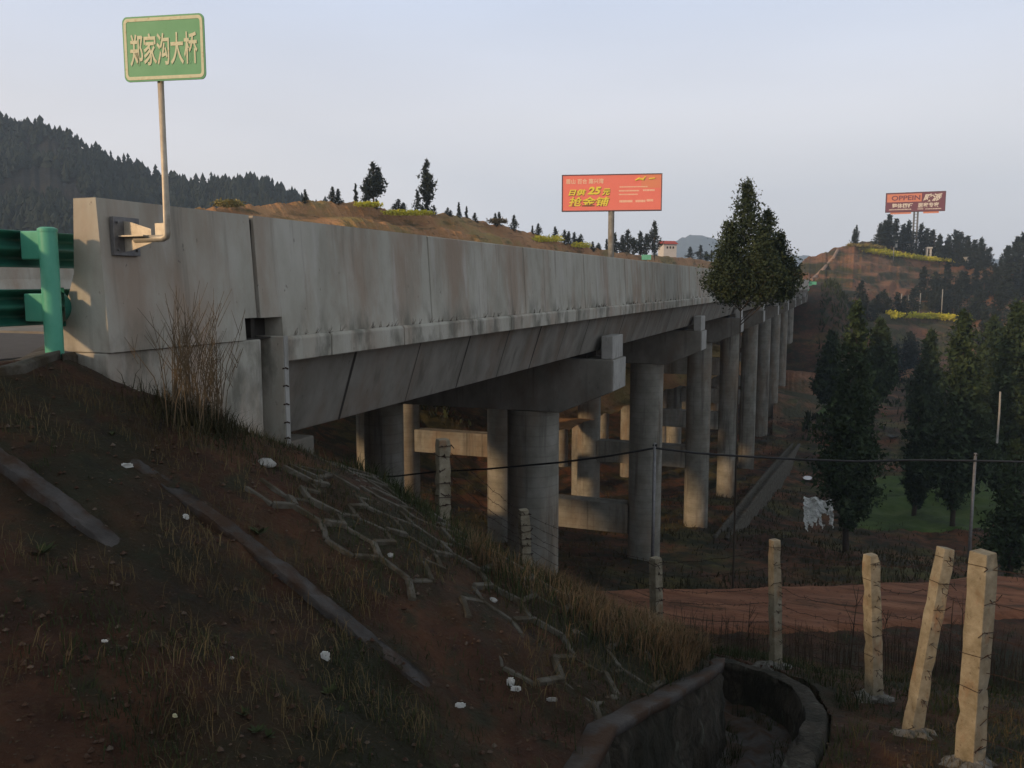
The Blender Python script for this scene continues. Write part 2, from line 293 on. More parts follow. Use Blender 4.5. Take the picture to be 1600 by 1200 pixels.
def ground(X, Y, noise=True):
    X = np.asarray(X, float); Y = np.asarray(Y, float)
    r = cone_r(X, Y); rt = toe_r(X, Y)
    zc = cone_z(X, Y)
    if noise: zc = zc + (fbm(X, Y, 1.3, 5) * 0.12 + fbm(X, Y, 0.22, 4) * 0.05) * sstep(0.1, 0.8, r)
    zo = zout(X, Y)
    if noise:
        far = sstep(20, 60, Y); road = 1 - np.exp(-((Y - 15.7) / 3.2) ** 4)
        zo = zo + fbm(X, Y, 0.8, 4) * (0.10 + 0.15 * far) * (0.25 + 0.75 * road) + fbm(X, Y, 9, 4) * 1.1 * far + fbm(X, Y, 0.2, 3) * 0.05 * (1 - far)
    t_in = r < rt + 0.02; t_d = (r >= rt + 0.02) & (r < rt + 1.14)
    z = np.where(t_in, zc, np.where(t_d, zo - 0.75, zo))
    wm = sstep(2.0, 0.2, Y) * sstep(-3.5, -2.0, X)
    z = z * (1 - wm) + (-1.66) * wm
    wl = sstep(-6.15, -6.45, X) * (Y < 8.0)
    z = z * (1 - wl) + (-0.72) * wl
    return z
def gz(x, y): return float(ground(x, y))
def on_ground(u, v, dmax=400):
    r = at(u, v, 1); d = 2.5
    while d < dmax:
        p = r * d
        if p.z < gz(p.x, p.y):
            lo, hi = d - max(0.02, d * 0.01), d
            for _ in range(14):
                m = (lo + hi) / 2; q = r * m
                if q.z < gz(q.x, q.y): hi = m
                else: lo = m
            return r * hi
        d += max(0.02, d * 0.01)
    return r * dmax

def grid_obj(name, P, mats, parent=None, smooth=True):   # P: (n,m,3)
    n, m, _ = P.shape; me = bpy.data.meshes.new(name)
    idx = np.arange(n * m).reshape(n, m); q = np.stack([idx[:-1, :-1], idx[:-1, 1:], idx[1:, 1:], idx[1:, :-1]], -1).reshape(-1, 4)
    me.vertices.add(n * m); me.vertices.foreach_set('co', P.reshape(-1).astype(np.float32))
    me.loops.add(q.size); me.loops.foreach_set('vertex_index', q.reshape(-1).astype(np.int32))
    me.polygons.add(len(q)); me.polygons.foreach_set('loop_start', np.arange(0, q.size, 4, dtype=np.int32)); me.polygons.foreach_set('loop_total', np.full(len(q), 4, np.int32))
    me.polygons.foreach_set('use_smooth', np.full(len(q), smooth))
    me.materials.append(mats); me.update(calc_edges=True); me.validate()
    return link(name, me, parent)

rr = np.concatenate([[0.02, 0.7, 1.4], 2.0 * np.exp(np.arange(0, 470) * 0.0113)])
a0 = np.linspace(R(-38), R(38), 560); a1 = np.linspace(R(38), R(322), 90)[1:]
aa = np.concatenate([a0, a1])[::-1]
A, RR = np.meshgrid(aa, rr)
DX = -np.sin(YAW - A); DY = np.cos(YAW - A)
X = DX * RR; Y = DY * RR
gobj = grid_obj('ground', np.stack([X, Y, ground(X, Y)], -1), M_soil); tag(gobj, kind='structure')

# dirt road
rc = [(-9, 19.0), (-2.5, 16.8), (1.5, 15.9), (5, 16.0), (9.5, 17.1), (20, 20.5), (34, 27)]
rc = [on_z(u, v, -5.75) for u, v in ((700, 962), (930, 955), (1130, 952), (1300, 948), (1450, 940), (1600, 924), (1760, 905))]
xs = [p.x for p in rc]; ys = [p.y for p in rc]
t = np.linspace(0, len(rc) - 1, 160); px = np.interp(t, range(len(rc)), xs); py = np.interp(t, range(len(rc)), ys)
wd = np.linspace(-1.35, 1.35, 36); PX, W = np.meshgrid(px, wd, indexing='ij'); PY = py[:, None] + W + 0.12 * fbm(PX, 0 * PX, 0.7, 3)
PX = PX + 0 * W
Z = ground(PX, PY, False) + 0.09 + fbm(PX, PY, 0.5, 3) * 0.03 - 0.16 * sstep(1.0, 1.35, np.abs(W)) - 0.03 * np.exp(-((np.abs(W) - 0.65) / 0.2) ** 2)
road = grid_obj('dirt_road', np.stack([PX, PY, Z], -1)[:, ::-1], M_road); tag(road, kind='structure')

# approach road (embankment top)
m = MB(); m.box(-28.0, -6.55, -50, 8.0, -1.2, -0.62); o = m.build('road', M_asph); tag(o, kind='structure')

# ------------------------------------------------------------------ hills
def hill(name, pts, wf, zb, wb, mt, nfront=70, nb=12, amp=1.0, terr=0, step=1.0, kind='structure', towards=None, shape=1.0):
    us = np.array([p[0] for p in pts], float); vv = np.array([p[1] for p in pts], float); dd = np.array([p[2] for p in pts], float)
    n = int((us[-1] - us[0]) / step) + 1; u = np.linspace(us[0], us[-1], n)
    v = np.interp(u, us, vv); d = np.interp(u, us, dd)
    k = max(3, int(8 / step)); ker = np.ones(k) / k
    pv = np.concatenate([np.full(k, v[0]), v, np.full(k, v[-1])]); v = np.convolve(pv, ker, 'same')[k:-k]
    P = np.array([at(a, b, c) for a, b, c in zip(u, v, d)])
    P[:, 2] += fbm(u * 0.13, 0 * u, 1.0, 5) * amp * 0.5
    if towards is None: D = -P[:, :2] / np.linalg.norm(P[:, :2], axis=1)[:, None]
    else: D = np.tile(np.array(towards, float) / np.hypot(*towards), (n, 1))
    s = np.concatenate([-np.linspace(1, 0, nb)[:-1], np.linspace(0, 1, nfront)])
    WF = (np.interp(u, *wf) if isinstance(wf, tuple) else np.full(n, float(wf)))[:, None]; wf = float(WF.max())
    S = np.where(s[None, :] < 0, s[None, :] * wb, s[None, :] * WF)
    Q = np.zeros((n, len(s), 3))
    Q[:, :, 0] = P[:, 0:1] + D[:, 0:1] * S; Q[:, :, 1] = P[:, 1:2] + D[:, 1:2] * S
    fz = np.where(s < 0, 1 - np.abs(s) ** 2, 1 - (np.abs(s) ** shape))
    z = zb + (P[:, 2:3] - zb) * fz
    if terr:
        q = z / terr + 0.6 * fbm(Q[:, :, 0], Q[:, :, 1], 25, 3); fr = q - np.floor(q)
        z = z + (np.clip((fr - 0.75) / 0.25, 0, 1) - fr) * terr * 0.75 * sstep(0, 0.05, np.abs(s))
    z = z + fbm(Q[:, :, 0], Q[:, :, 1], wf * 0.12, 5) * amp * sstep(0, 0.10, np.abs(s))
    Q[:, :, 2] = z
    o = grid_obj(name, Q, mt); tag(o, kind=kind); return o, (u, P, D, s, Q)

def crest_pt(info, u):
    uu, P = info[0], info[1]; i = int(np.clip(np.searchsorted(uu, u), 0, len(uu) - 1)); return Vector(P[i])

LH, LHi = hill('orange_hill', [(250, 330, 78), (335, 326, 84), (352, 316, 86), (400, 321, 90), (450, 317, 94), (480, 315, 97), (520, 316, 100), (560, 318, 103), (600, 326, 107), (640, 331, 111), (700, 335, 117), (740, 344, 122), (780, 352, 128), (830, 364, 136), (870, 377, 145), (920, 387, 155), (950, 392, 163), (1000, 398, 178), (1060, 401, 200), (1110, 408, 225), (1160, 420, 250), (1230, 432, 280)], ([250, 700, 850, 1000, 1230], [45, 45, 24, 8, 6]), -8, 70, M_hill, amp=0.9, terr=2.2, towards=(1, -0.35), shape=0.9)
FH, FHi = hill('forest_hill', [(-300, 150, 430), (-150, 175, 425), (-20, 193, 420), (60, 203, 420), (100, 214, 420), (130, 233, 420), (180, 255, 430), (240, 277, 430), (300, 290, 430), (340, 291, 425), (375, 286, 420), (415, 292, 420), (425, 302, 420), (455, 309, 430), (480, 325, 440), (600, 350, 450)], 230, -8, 200, M_forest, amp=5, step=2.5, shape=0.85)
hill('distant_mountain', [(950, 425, 1500), (1020, 405, 1500), (1050, 378, 1500), (1068, 369, 1500), (1088, 367, 1500), (1110, 370, 1500), (1135, 384, 1500), (1180, 400, 1500), (1240, 398, 1500), (1300, 404, 1500), (1400, 410, 1500), (1540, 404, 1500), (1700, 410, 1500)], 300, -8, 300, M_mtn, amp=8, step=4)
RH, RHi = hill('red_hill', [(1215, 440, 235), (1250, 412, 240), (1262, 402, 243), (1290, 394, 246), (1310, 386, 250), (1335, 379, 254), (1370, 377, 265), (1400, 381, 275), (1440, 391, 285), (1480, 402, 285), (1520, 410, 280), (1560, 417, 270), (1620, 420, 255), (1700, 410, 240), (1850, 400, 230)], 150, -17.5, 80, M_rhill, nfront=120, amp=1.5, terr=2.6, shape=0.8)
# stone-coloured slope drain running down the hill flank
def on_mesh_hill(info, u, v):
    # first hit of the pixel ray with a hill grid: search nearest projected grid vertex
    Q = info[4].reshape(-1, 3); f = np.array(fwd); r_ = np.array(rgt); up_ = np.array(upv)
    d = Q @ f; uu = 800 + FPX * (Q @ r_) / d; v2 = 600 - FPX * (Q @ up_) / d
    front = np.broadcast_to(info[3] >= 0, info[4].shape[:2]).reshape(-1)
    e = (uu - u) ** 2 + (v2 - v) ** 2 + (~front) * 1e9 + d * 0.02; return Vector(Q[int(np.argmin(e))])

# ------------------------------------------------------------------ bridge
ZD = -0.60
def y_of(u, a):   # forward distance along the bridge of image column u for a vertical face at x=-a
    return a * ((1 + (520 / 1359.0) ** 2) * FPX * 1.0067 / (1320 - u) - 520 / 1359.0)
AB = 8.19; SP = 15.75; BENTS = [23.7 + SP * k for k in range(9)]; YEND = AB + SP * 10
def parapet_profile(x, s=1):       # outer face at x, s=+1: outer side is +X
    return [(x + 0.0 * s, ZD), (x - 0.075 * s, 0.745), (x - 0.33 * s, 0.745), (x - 0.37 * s, 0.10), (x - 0.43 * s, -0.05), (x - 0.56 * s, -0.32), (x - 0.56 * s, ZD)]
def panel(name, xo, s, y0, y1, parent, notch=None):
    m = MB(); pr = parapet_profile(xo, s)
    if s < 0: pr = pr[::-1]
    m.prismY(pr, y0, y1); o = m.build(name, M_par, parent, bevel=0.018)
    return o
def bridge(name, label, xr, xl, colx, bents, yend, detail, first_left=None, ybeg=AB):
    root = empty(name, label, 'bridge', (xr, ybeg, 0), 'parallel concrete road bridges')
    x0 = xr + 0.10                                     # outer face of the edge strip
    # deck slab
    m = MB(); m.box(xl, xr - 0.02, ybeg, yend, -0.87, ZD - 0.004); m.build('deck', M_con, root)
    # edge strip pieces with gaps
    y = ybeg + 0.03; k = 0
    y += 0.03
    while y < yend - 0.5:
        L_ = [0.95, 1.9][k > 0] if k < 2 else 4.3
        y1 = min(y + L_, yend); mm = MB(); mm.prismY([(x0 - 0.35, -0.875), (x0, -0.875), (x0, -0.625), (x0 - 0.03, -0.592), (x0 - 0.35, -0.592)], y, y1 - 0.03)
        mm.build('edge_strip', M_par, root, bevel=0.012); y = y1; k += 1
    # parapets
    pj = [ybeg - 0.28 + 4.3 * i for i in range(int((yend - ybeg) / 4.3) + 2)]
    if detail:
        def stepped(st, y1):
            mm = MB(); sec = []
            for (y, zb_) in st:
                k_ = (zb_ - ZD) / 1.345; sec.append([(xr - 0.075 * k_, y, zb_)] + [(x, y, z) for x, z in parapet_profile(xr)[1:6]] + [(xr - 0.56, y, zb_)])
            vs = [p for c in sec for p in c]; n_ = 7; fs = [tuple(range(n_)), tuple(range(len(vs) - 1, len(vs) - n_ - 1, -1))]
            for a in range(len(sec) - 1): fs += [(a * n_ + i, (a + 1) * n_ + i, (a + 1) * n_ + (i + 1) % n_, a * n_ + (i + 1) % n_) for i in range(n_)]
            mm.add(vs, fs); return mm.build('parapet', M_par, root, bevel=0.0)
        stepped([(5.81, ZD), (pj[0] - 0.24, ZD), (pj[0] - 0.239, -0.365), (pj[0] - 0.035, -0.365)], 0)
        stepped([(pj[0] + 0.035, -0.37), (pj[0] + 0.42, -0.37), (pj[0] + 0.421, ZD), (pj[1] - 0.034, ZD)], 0)
        m = MB(); m.box(xr - 0.50, xr - 0.25, pj[0] - 0.237, pj[0] + 0.417, ZD + 0.003, -0.374); m.build('drain_back', M_dark, root)  # near-black plate: the dark inside of the drain hole put into its colour
        m = MB(); m.box(xr - 0.5, xr - 0.10, pj[0] - 0.03, pj[0] + 0.03, ZD, 0.70); m.build('joint_filler', M_dark, root)
        m = MB(); m.box(xr - 0.3, xr - 0.05, ybeg - 0.5, ybeg + 0.12, ZD - 0.0, ZD + 0.01); m.build('drain_sill', M_dark, root)
    for i, (a, b) in enumerate(zip(pj[:-1], pj[1:])):
        if i == 0 and detail: continue
        if a > yend: break
        panel('parapet', xr, 1, a + (0.012 if detail else 0), min(b, yend) - ((0.034, 0.026, 0.03)[i % 3] if detail else 0.012), root)
    if detail:
        for b in pj[1:]:
            if b < yend - 0.5: MB().box(xr - 0.32, xr - 0.088, b - 0.033, b + 0.0115, ZD + 0.01, 0.735).build('joint_filler', M_dark, root)
    o = panel('parapet', xl, -1, ybeg - 2.4, yend, root)
    # girders, one trapezoidal box per span
    ends = [ybeg + 0.05] + [b for b in bents if b < yend - 4] + [yend - 0.05]
    for a, b in zip(ends[:-1], ends[1:]):
        n = max(1, round((b - a) / 2.0)); st = (b - a) / n
        g = None
        m = MB(); prof = [(xr - 0.15, -0.877), (xr - 0.46, -1.86), (xl + 0.46, -1.86), (xl + 0.15, -0.877)][::-1]
        m.prismY(prof, a + 0.03, b - 0.03); g = m.build('girder', M_con, root, bevel=0.02)
        if detail and a < 90:
            for q in range(1, n):
                mj = MB()       # formwork seams: thin dark grooves standing 3 mm proud as mortar fins
                y = a + q * st; wdt = (0.018, 0.034, 0.012, 0.026)[q % 4]
                mj.add([(xr - 0.147, y - wdt, -0.88), (xr - 0.147, y + wdt, -0.88), (xr - 0.457, y + wdt * 0.8, -1.86), (xr - 0.457, y - wdt * 0.8, -1.86)], [(0, 3, 2, 1)])
                mj.build('seam', M_dark, g, recalc=False)
    # bents
    for i, yb in enumerate(bents):
        if yb > yend - 4: break
        m = MB(); e0 = xr + 0.15; e1 = xl - 0.15
        prof = [(e0, -2.06), (e1, -2.06), (e1, -2.95), (e1 + 1.5, -3.60), (e0 - 1.5, -3.60), (e0, -2.95)]
        m.prismY(prof, yb - 0.72, yb + 0.72); cap = m.build('cap_beam', M_con, root, bevel=0.03)
        for sgn, xe in ((1, e0), (-1, e1)):
            m = MB(); m.box(*(sorted((xe - sgn * 0.03, xe - sgn * 0.36))), yb - 0.58, yb + 0.58, -2.056, -1.42); m.build('stop_block', M_pale if sgn > 0 else M_con, cap, bevel=0.02)
            m = MB()
        m = MB(); m.box(e0 + 0.003, e0 + 0.03, yb - 0.70, yb + 0.70, -2.92, -2.08); m.build('end_plaster', M_pale, cap)
        for q in range(5):
            xq = xr - 0.9 - q * (xr - xl - 1.8) / 4
            MB().box(xq - 0.25, xq + 0.25, yb - 0.5, yb + 0.5, -2.058, -1.862).build('bearing', M_dark, cap)
        cols = list(colx)
        if i == 0 and first_left is not None: cols[1] = first_left
        for x in cols:
            zb_ = gz(x, yb) - 1.5; zt = -3.604
            m = MB(); nseg = 40
            m.tube([(x, yb, zb_), (x, yb, zt)], 0.62 if (i == 0 and x == first_left) else 0.76, 40, cap=False); m.build('column', M_col, root, smooth=True, recalc=True)
        tz = -10.3 if detail else -8.95
        if gz(colx[0], yb) < tz - 0.4:
            m = MB(); m.box(cols[1] + 0.7, cols[0] - 0.7, yb - 0.45, yb + 0.45, tz - 1.4, tz); m.build('tie_beam', M_col, root, bevel=0.03)
        if gz(colx[0], yb) < tz - 4 and i % 2 == 1:
            m = MB(); m.box(cols[1] + 0.7, cols[0] - 0.7, yb - 0.45, yb + 0.45, tz - 1.4 + 4.4, tz + 4.4) ; m.build('tie_beam', M_col, root, bevel=0.03)
    # abutments
    m = MB(); m.box(xl + 0.2, xr - 0.2, ybeg - 0.9, ybeg - 0.02, -3.4, -0.63); m.box(xl + 0.2, xr - 0.2, ybeg - 0.025, ybeg + 1.0, -3.4, -1.90); m.build('abutment', M_con, root, bevel=0.02)
    m = MB(); m.box(xl + 0.2, xr - 0.2, yend + 0.02, yend + 1.2, -5, -0.63); m.box(xl + 0.2, xr - 0.2, yend - 1.4, yend + 0.01, -5.5, -1.9); m.build('abutment', M_con, root, bevel=0.02)
    if detail:
        m = MB(); m.box(xr - 0.45, xr - 0.035, 5.81, ybeg - 0.22, -3.2, ZD - 0.006); m.build('wing_wall', M_par, root, bevel=0.02)
        m = MB(); m.box(xr - 0.3, xr + 0.115, ybeg - 0.03, ybeg + 0.055, -3.2, -0.585); pl = m.build('end_pillar', M_par, root, bevel=0.01)
        m = MB(); m.box(xr + 0.112, xr + 0.128, ybeg - 0.027, ybeg + 0.052, -3.2, -0.58); m.build('lit_pillar_edge', M_pale, pl, bevel=0.008)  # lit side of the pillar painted in as a paler strip
        for z in (-0.95, -1.15, -1.36, -1.57, -1.75):
            MB().tube([(xr + 0.10, ybeg - 0.035, z), (xr + 0.132, ybeg - 0.015, z + 0.01), (xr + 0.136, ybeg + 0.02, z - 0.006)], 0.009, 5).build('wire_stub', M_wire, pl)
    return root
B1 = bridge('road_bridge', 'long grey concrete road bridge nearest the camera with solid parapet and round columns', -6.0, -16.3, (-8.4, -15.6), BENTS, YEND, True, first_left=-13.4)
B2 = bridge('road_bridge', 'parallel concrete road bridge behind the nearest one, its sunlit columns showing underneath', -17.0, -27.5, (-18.5, -25.25), [31.9 + SP * k for k in range(9)], YEND, False)
for o in list(B2.children): pass

# ------------------------------------------------------------------ guardrail
def wbeam(x, y0, y1, zc, s=1):
    m = MB(); n = 22; vs = []
    for j in range(n + 1):
        t = j / n; z = zc - 0.155 + 0.31 * t; dx = 0.042 * math.cos(t * 4 * math.pi) * s
        vs += [(x + dx, y0, z), (x + dx, y1, z)]
    fs = [(2 * j, 2 * j + 1, 2 * j + 3, 2 * j + 2) for j in range(n)]
    m.add(vs, fs); return m
gr = empty('guardrail', 'green steel crash barrier with two corrugated rails ending at the bridge parapet', 'guardrail', (-6.3, 5.3, -0.5))
for zc in (0.30, -0.20):
    o = wbeam(-6.65, -6, 6.4, zc).build('rail', M_dgreen, gr, smooth=True, recalc=False); md = o.modifiers.new('s', 'SOLIDIFY'); md.thickness = 0.006
for k, yp in enumerate((5.50, 1.50, -2.50)):
    m = MB(); m.tube([(-6.30, yp, -0.9), (-6.30, yp, 0.44)], 0.074, 28, cap=False); p = m.build('post', M_green, gr, smooth=True)
    m = MB(); m.tube([(-6.30, yp, 0.44), (-6.30, yp, 0.465), (-6.30, yp, 0.478)], [0.079, 0.079, 0.05], 28); m.build('cap', M_green, p, smooth=False)
    for zc in (0.33, -0.20):
        m = MB(); m.box(-6.60, -6.38, yp - 0.02, yp + 0.16, zc - 0.12, zc + 0.12); m.build('spacer_block', M_green, gr, bevel=0.01)
# rounded rail end tucked against the parapet
m = MB(); n = 16; vs = []
for j in range(n + 1):
    a = math.pi * j / n; vs += [(-6.58 + 0.16 * math.sin(a), 5.70 + 0.10 * math.sin(a) + 0.01, -0.20 + 0.17 * -math.cos(a)), (-6.40, 5.72, -0.20 + 0.17 * -math.cos(a))]
m.add(vs, [(2 * j, 2 * j + 1, 2 * j + 3, 2 * j + 2) for j in range(n)])
m.build('rail_end', M_dgreen, gr, smooth=True)

# median barrier and roadside shrubs beyond the rail
o = MB().prismY([(-16.75, -0.62), (-16.85, 0.12), (-17.05, 0.12), (-17.15, -0.62)], -40, 8.0 - 2.5).build('median_barrier', M_par); tag(o, 'low pinkish grey concrete barrier across the road behind the green rails', 'barrier')

# ------------------------------------------------------------------ sign
def text(name, s, size, mt, parent, loc, rotz, sx=1.0, ext=0.002, align='CENTER', shear=0.0, off=0.0):
    c = bpy.data.curves.new(name, 'FONT'); c.body = s; c.size = size; c.extrude = ext; c.align_x = align; c.align_y = 'CENTER'; c.shear = shear; c.offset = off
    c.materials.append(mt); c.resolution_u = 4
    o = bpy.data.objects.new('tmp', c); COL.objects.link(o)
    bpy.context.view_layer.update(); dg = bpy.context.evaluated_depsgraph_get()
    me = bpy.data.meshes.new_from_object(o.evaluated_get(dg)); bpy.data.objects.remove(o)
    me.transform(Matrix.Translation(Vector(loc) - (parent.location if parent else Vector())) @ Matrix.Rotation(rotz, 4, 'Z') @ Matrix.Rotation(math.pi / 2, 4, 'X') @ Matrix.Diagonal((sx, 1, 1, 1)))
    if not me.materials: me.materials.append(mt)
    t = bpy.data.objects.new(name, me); COL.objects.link(t); t.parent = parent
    return t
# pole: foot pixel (262,372)
PX_ = -5.52; pf = on_x(262, 372, PX_)
pt = pf.y
sg = empty('bridge_name_sign', 'green sign with cream border and five characters on a bent steel pole', 'sign', (PX_, pt, pf.z))
ztop = at(255, 78, 1); zc_ = None
def z_at(u, v, x, y):
    r = at(u, v, 1); k = (x * fwd.x + y * fwd.y) / (fwd.x * fwd.x + fwd.y * fwd.y)
    r2 = math.hypot(x, y) / math.hypot(r.x, r.y); return r.z * r2
zb0 = z_at(256, 133, PX_, pt); zs0 = z_at(256, 129, PX_, pt); zs1 = z_at(254, 28, PX_, pt)
m = MB(); m.tube([(PX_ - 0.36, pt, pf.z - 0.005), (PX_ - 0.05, pt, pf.z), (PX_ - 0.012, pt, pf.z + 0.015), (PX_, pt, pf.z + 0.05), (PX_, pt, zs1 - 0.05)], 0.031, 20); m.build('pole', M_galv, sg, smooth=True)
def rrect(w, h, r, n=6):
    P = []
    for cx, cz, a in ((w / 2 - r, h / 2 - r, 0), (-w / 2 + r, h / 2 - r, 90), (-w / 2 + r, -h / 2 + r, 180), (w / 2 - r, -h / 2 + r, 270)):
        for k in range(n + 1):
            q = R(a + 90 * k / n); P.append((cx + r * math.cos(q), cz + r * math.sin(q)))
    return P
pl = on_x(190, 80, -6.0)
# sign width from edge pixels in the plane y = pt-0.05
def on_y(u, v, y):
    r = at(u, v, 1); return r * (y / r.y)
ys_ = pt - 0.05
xl_, xr_ = on_y(190, 80, ys_).x, on_y(318, 76, ys_).x; cxs = (xl_ + xr_) / 2; SW = xr_ - xl_; SH = zs1 - zs0; czs = (zs0 + zs1) / 2
def plate(w, h, r, y0, y1): return MB().prismY([(cxs + a, czs + b) for a, b in rrect(w, h, r)], y0, y1)
plate(SW, SH, 0.05, ys_, ys_ + 0.012).build('sign_panel', M_signg, sg)
def ring(w, h, r, w2, h2, r2, y0, y1):
    a = rrect(w, h, r); b = rrect(w2, h2, r2); n = len(a); m = MB()
    vs = [(cxs + p, y0, czs + q) for p, q in a] + [(cxs + p, y0, czs + q) for p, q in b] + [(cxs + p, y1, czs + q) for p, q in a] + [(cxs + p, y1, czs + q) for p, q in b]
    fs = []
    for i in range(n):
        j = (i + 1) % n; fs += [(i, j, n + j, n + i), (i, 2 * n + i, 2 * n + j, j), (n + i, n + j, 3 * n + j, 3 * n + i)]
    m.add(vs, fs); return m
ring(SW - 0.028, SH - 0.028, 0.045, SW - 0.082, SH - 0.082, 0.022, ys_ - 0.003, ys_ - 0.0005).build('sign_border', M_signw, sg)
_t1 = text('sign_lettering', '郑家沟大桥', 0.136, M_signw, sg, (cxs - 0.003, ys_ - 0.004, czs - 0.01), 0, 1.0, 0.001, off=0.0022)
bb = [v.co for v in _t1.data.vertices]
wx = max(v.x for v in bb) - min(v.x for v in bb); wz = max(v.z for v in bb) - min(v.z for v in bb)
cxx = (max(v.x for v in bb) + min(v.x for v in bb)) / 2; czz = (max(v.z for v in bb) + min(v.z for v in bb)) / 2
tx, tz_ = cxs - PX_, czs - pf.z - 0.008
for v in _t1.data.vertices:
    v.co.x = tx + (v.co.x - cxx) * (SW * 0.83 / wx); v.co.z = tz_ + (v.co.z - czz) * (SH * 0.50 / wz)
for dz in (0.08, -0.10):
    MB().box(PX_ - 0.05, PX_ + 0.05, ys_ + 0.014, pt + 0.035, czs + dz - 0.018, czs + dz + 0.018).build('clamp', M_galvd, sg, bevel=0.004)
bpy.context.view_layer.update()
for o in sg.children:
    if o.name.split('.')[0] in ('sign_panel', 'sign_border', 'sign_lettering', 'clamp'):
        W_ = sg.matrix_world @ o.matrix_parent_inverse; pv = W_.inverted() @ Vector((PX_, pt, 0)) if o.matrix_parent_inverse != Matrix.Identity(4) else Vector((0, 0, 0))
        o.data.transform(Matrix.Translation(pv) @ Matrix.Rotation(R(11), 4, 'Z') @ Matrix.Translation((cxs - PX_, 0, 0)) @ Matrix.Diagonal((0.86, 1, 1, 1)) @ Matrix.Translation((-(cxs - PX_), 0, 0)) @ Matrix.Translation(-pv))
# mounting: plate on the wall, horizontal gusset, pole flange
yw0, yw1 = on_x(176, 365, -6.02).y, on_x(207, 365, -6.02).y
zt_, zb_ = z_at(178, 338, -6.02, yw0), z_at(178, 399, -6.02, yw0)
br = MB(); br.box(-6.05, -6.005, yw0, yw0 + 0.30, zb_, zt_); o = br.build('wall_plate', M_galvd, sg, bevel=0.004)
zm = (zb_ + zt_) / 2
m = MB(); m.box(-6.0, -5.72, yw0 + 0.04, yw0 + 0.22, zm - 0.006, zm + 0.006); m.build('arm', M_galv, sg)
m = MB(); yg = yw0 + 0.12
for sgn in (1, -1):
    P = [(-6.003, zm + sgn * 0.008), (-6.003, zm + sgn * 0.135), (-5.93, zm + sgn * 0.125), (-5.70, zm + sgn * 0.06), (-5.70, zm + sgn * 0.008)]
    if sgn < 0: P = P[::-1]
    m.prismY(P, yg - 0.005, yg + 0.005)
m.build('gusset', M_galv, sg)
m = MB(); m.tube([(-5.80, pt, pf.z), (PX_ - 0.3, pt, pf.z)], 0.02, 10); m.box(PX_ - 0.13, PX_ - 0.03, pt - 0.006, pt + 0.006, pf.z, pf.z + 0.13); m.build('flange', M_galv, sg)
m = MB()
for dy, dz in ((0.04, 0.12), (0.26, 0.12), (0.04, -0.12), (0.26, -0.12)): MB().tube([(-6.004, yw0 + dy, zm + dz), (-5.985, yw0 + dy, zm + dz)], 0.012, 6).build('bolt', M_galvd, sg)

# ------------------------------------------------------------------ slope structures
def strip_mesh(path_fn, n, w, h, name, parent, mt, seed):
    # a kerb with uneven crumbling top, following the ground
    P = np.zeros((n, 9, 3))
    for i in range(n):
        x, y, tx, ty = path_fn(i / (n - 1)); nx, ny = -ty, tx
        z0 = gz(x, y) if False else float(ground(x, y, False))
        e_ = min(1, i / n * 8, (n - i) / n * 2.6); hh = (h + 0.05) * (e_ ** 0.5) * ((1.15 if seed > 9 else 0.8) + 0.3 * float(fbm(x + seed, y, 0.45, 5))) - 0.05
        w_off = 0.015 * float(fbm(x + seed, 2 * y, 0.35, 3)); x += nx * w_off; y += ny * w_off
        for j, (o_, k_) in enumerate(((-1.06, -3), (-1.02, -0.2), (-1.0, 0.95), (-0.96, 1.0), (0, 1.0), (0.96, 1.0), (1.0, 0.95), (1.02, -0.2), (1.06, -3))):
            P[i, j] = (x + nx * w * o_ / 2, y + ny * w * o_ / 2, z0 + (hh * (k_ if abs(o_) > 0.9 else 1.0) + 0.022 * float(fbm(x * 3 + j, y * 3, 0.2, 4)) if k_ > 0 else k_ * 0.06))
    return grid_obj(name, P[:, ::-1], mt, parent)
ch = empty('drainage_chute', 'half buried grey concrete chute, two kerbs running down the red clay slope', 'drain', (-5.5, 4.5, -1.0))
strip_mesh(lambda t: (-5.45 + 3.05 * t, 4.80 + 0.05 * math.sin(4 * t), 1, 0), 200, 0.12, 0.03, 'kerb', ch, M_kerb, 1)
strip_mesh(lambda t: (-5.7 + 1.75 * t, 3.96 + 0.08 * t, 1, 0), 120, 0.13, 0.03, 'kerb', ch, M_kerb, 12)

# broken slabs by the post
for i, (pts, lab) in enumerate(((((0, 548), (70, 541), (95, 560), (40, 584), (0, 588)), 'broken grey concrete slab at the left frame edge below the green post'), (((72, 538), (112, 536), (150, 556), (135, 566), (98, 566)), 'cracked concrete slab right at the foot of the green post'))):
    top = [on_ground(u, v) + Vector((0, 0, 0.07)) for u, v in pts]; m = MB(); n = len(top)
    vs = [(p.x, p.y, p.z + 0.0) for p in top] + [(p.x, p.y, p.z - 0.16) for p in top]
    m.add(vs, [tuple(range(n)), tuple(range(2 * n - 1, n - 1, -1))] + [(i_, i_ + n, (i_ + 1) % n + n, (i_ + 1) % n) for i_ in range(n)])
    o = m.build('concrete_slab', M_lat, None, bevel=0.012); tag(o, lab, 'slab', 'broken slabs beside the guardrail')

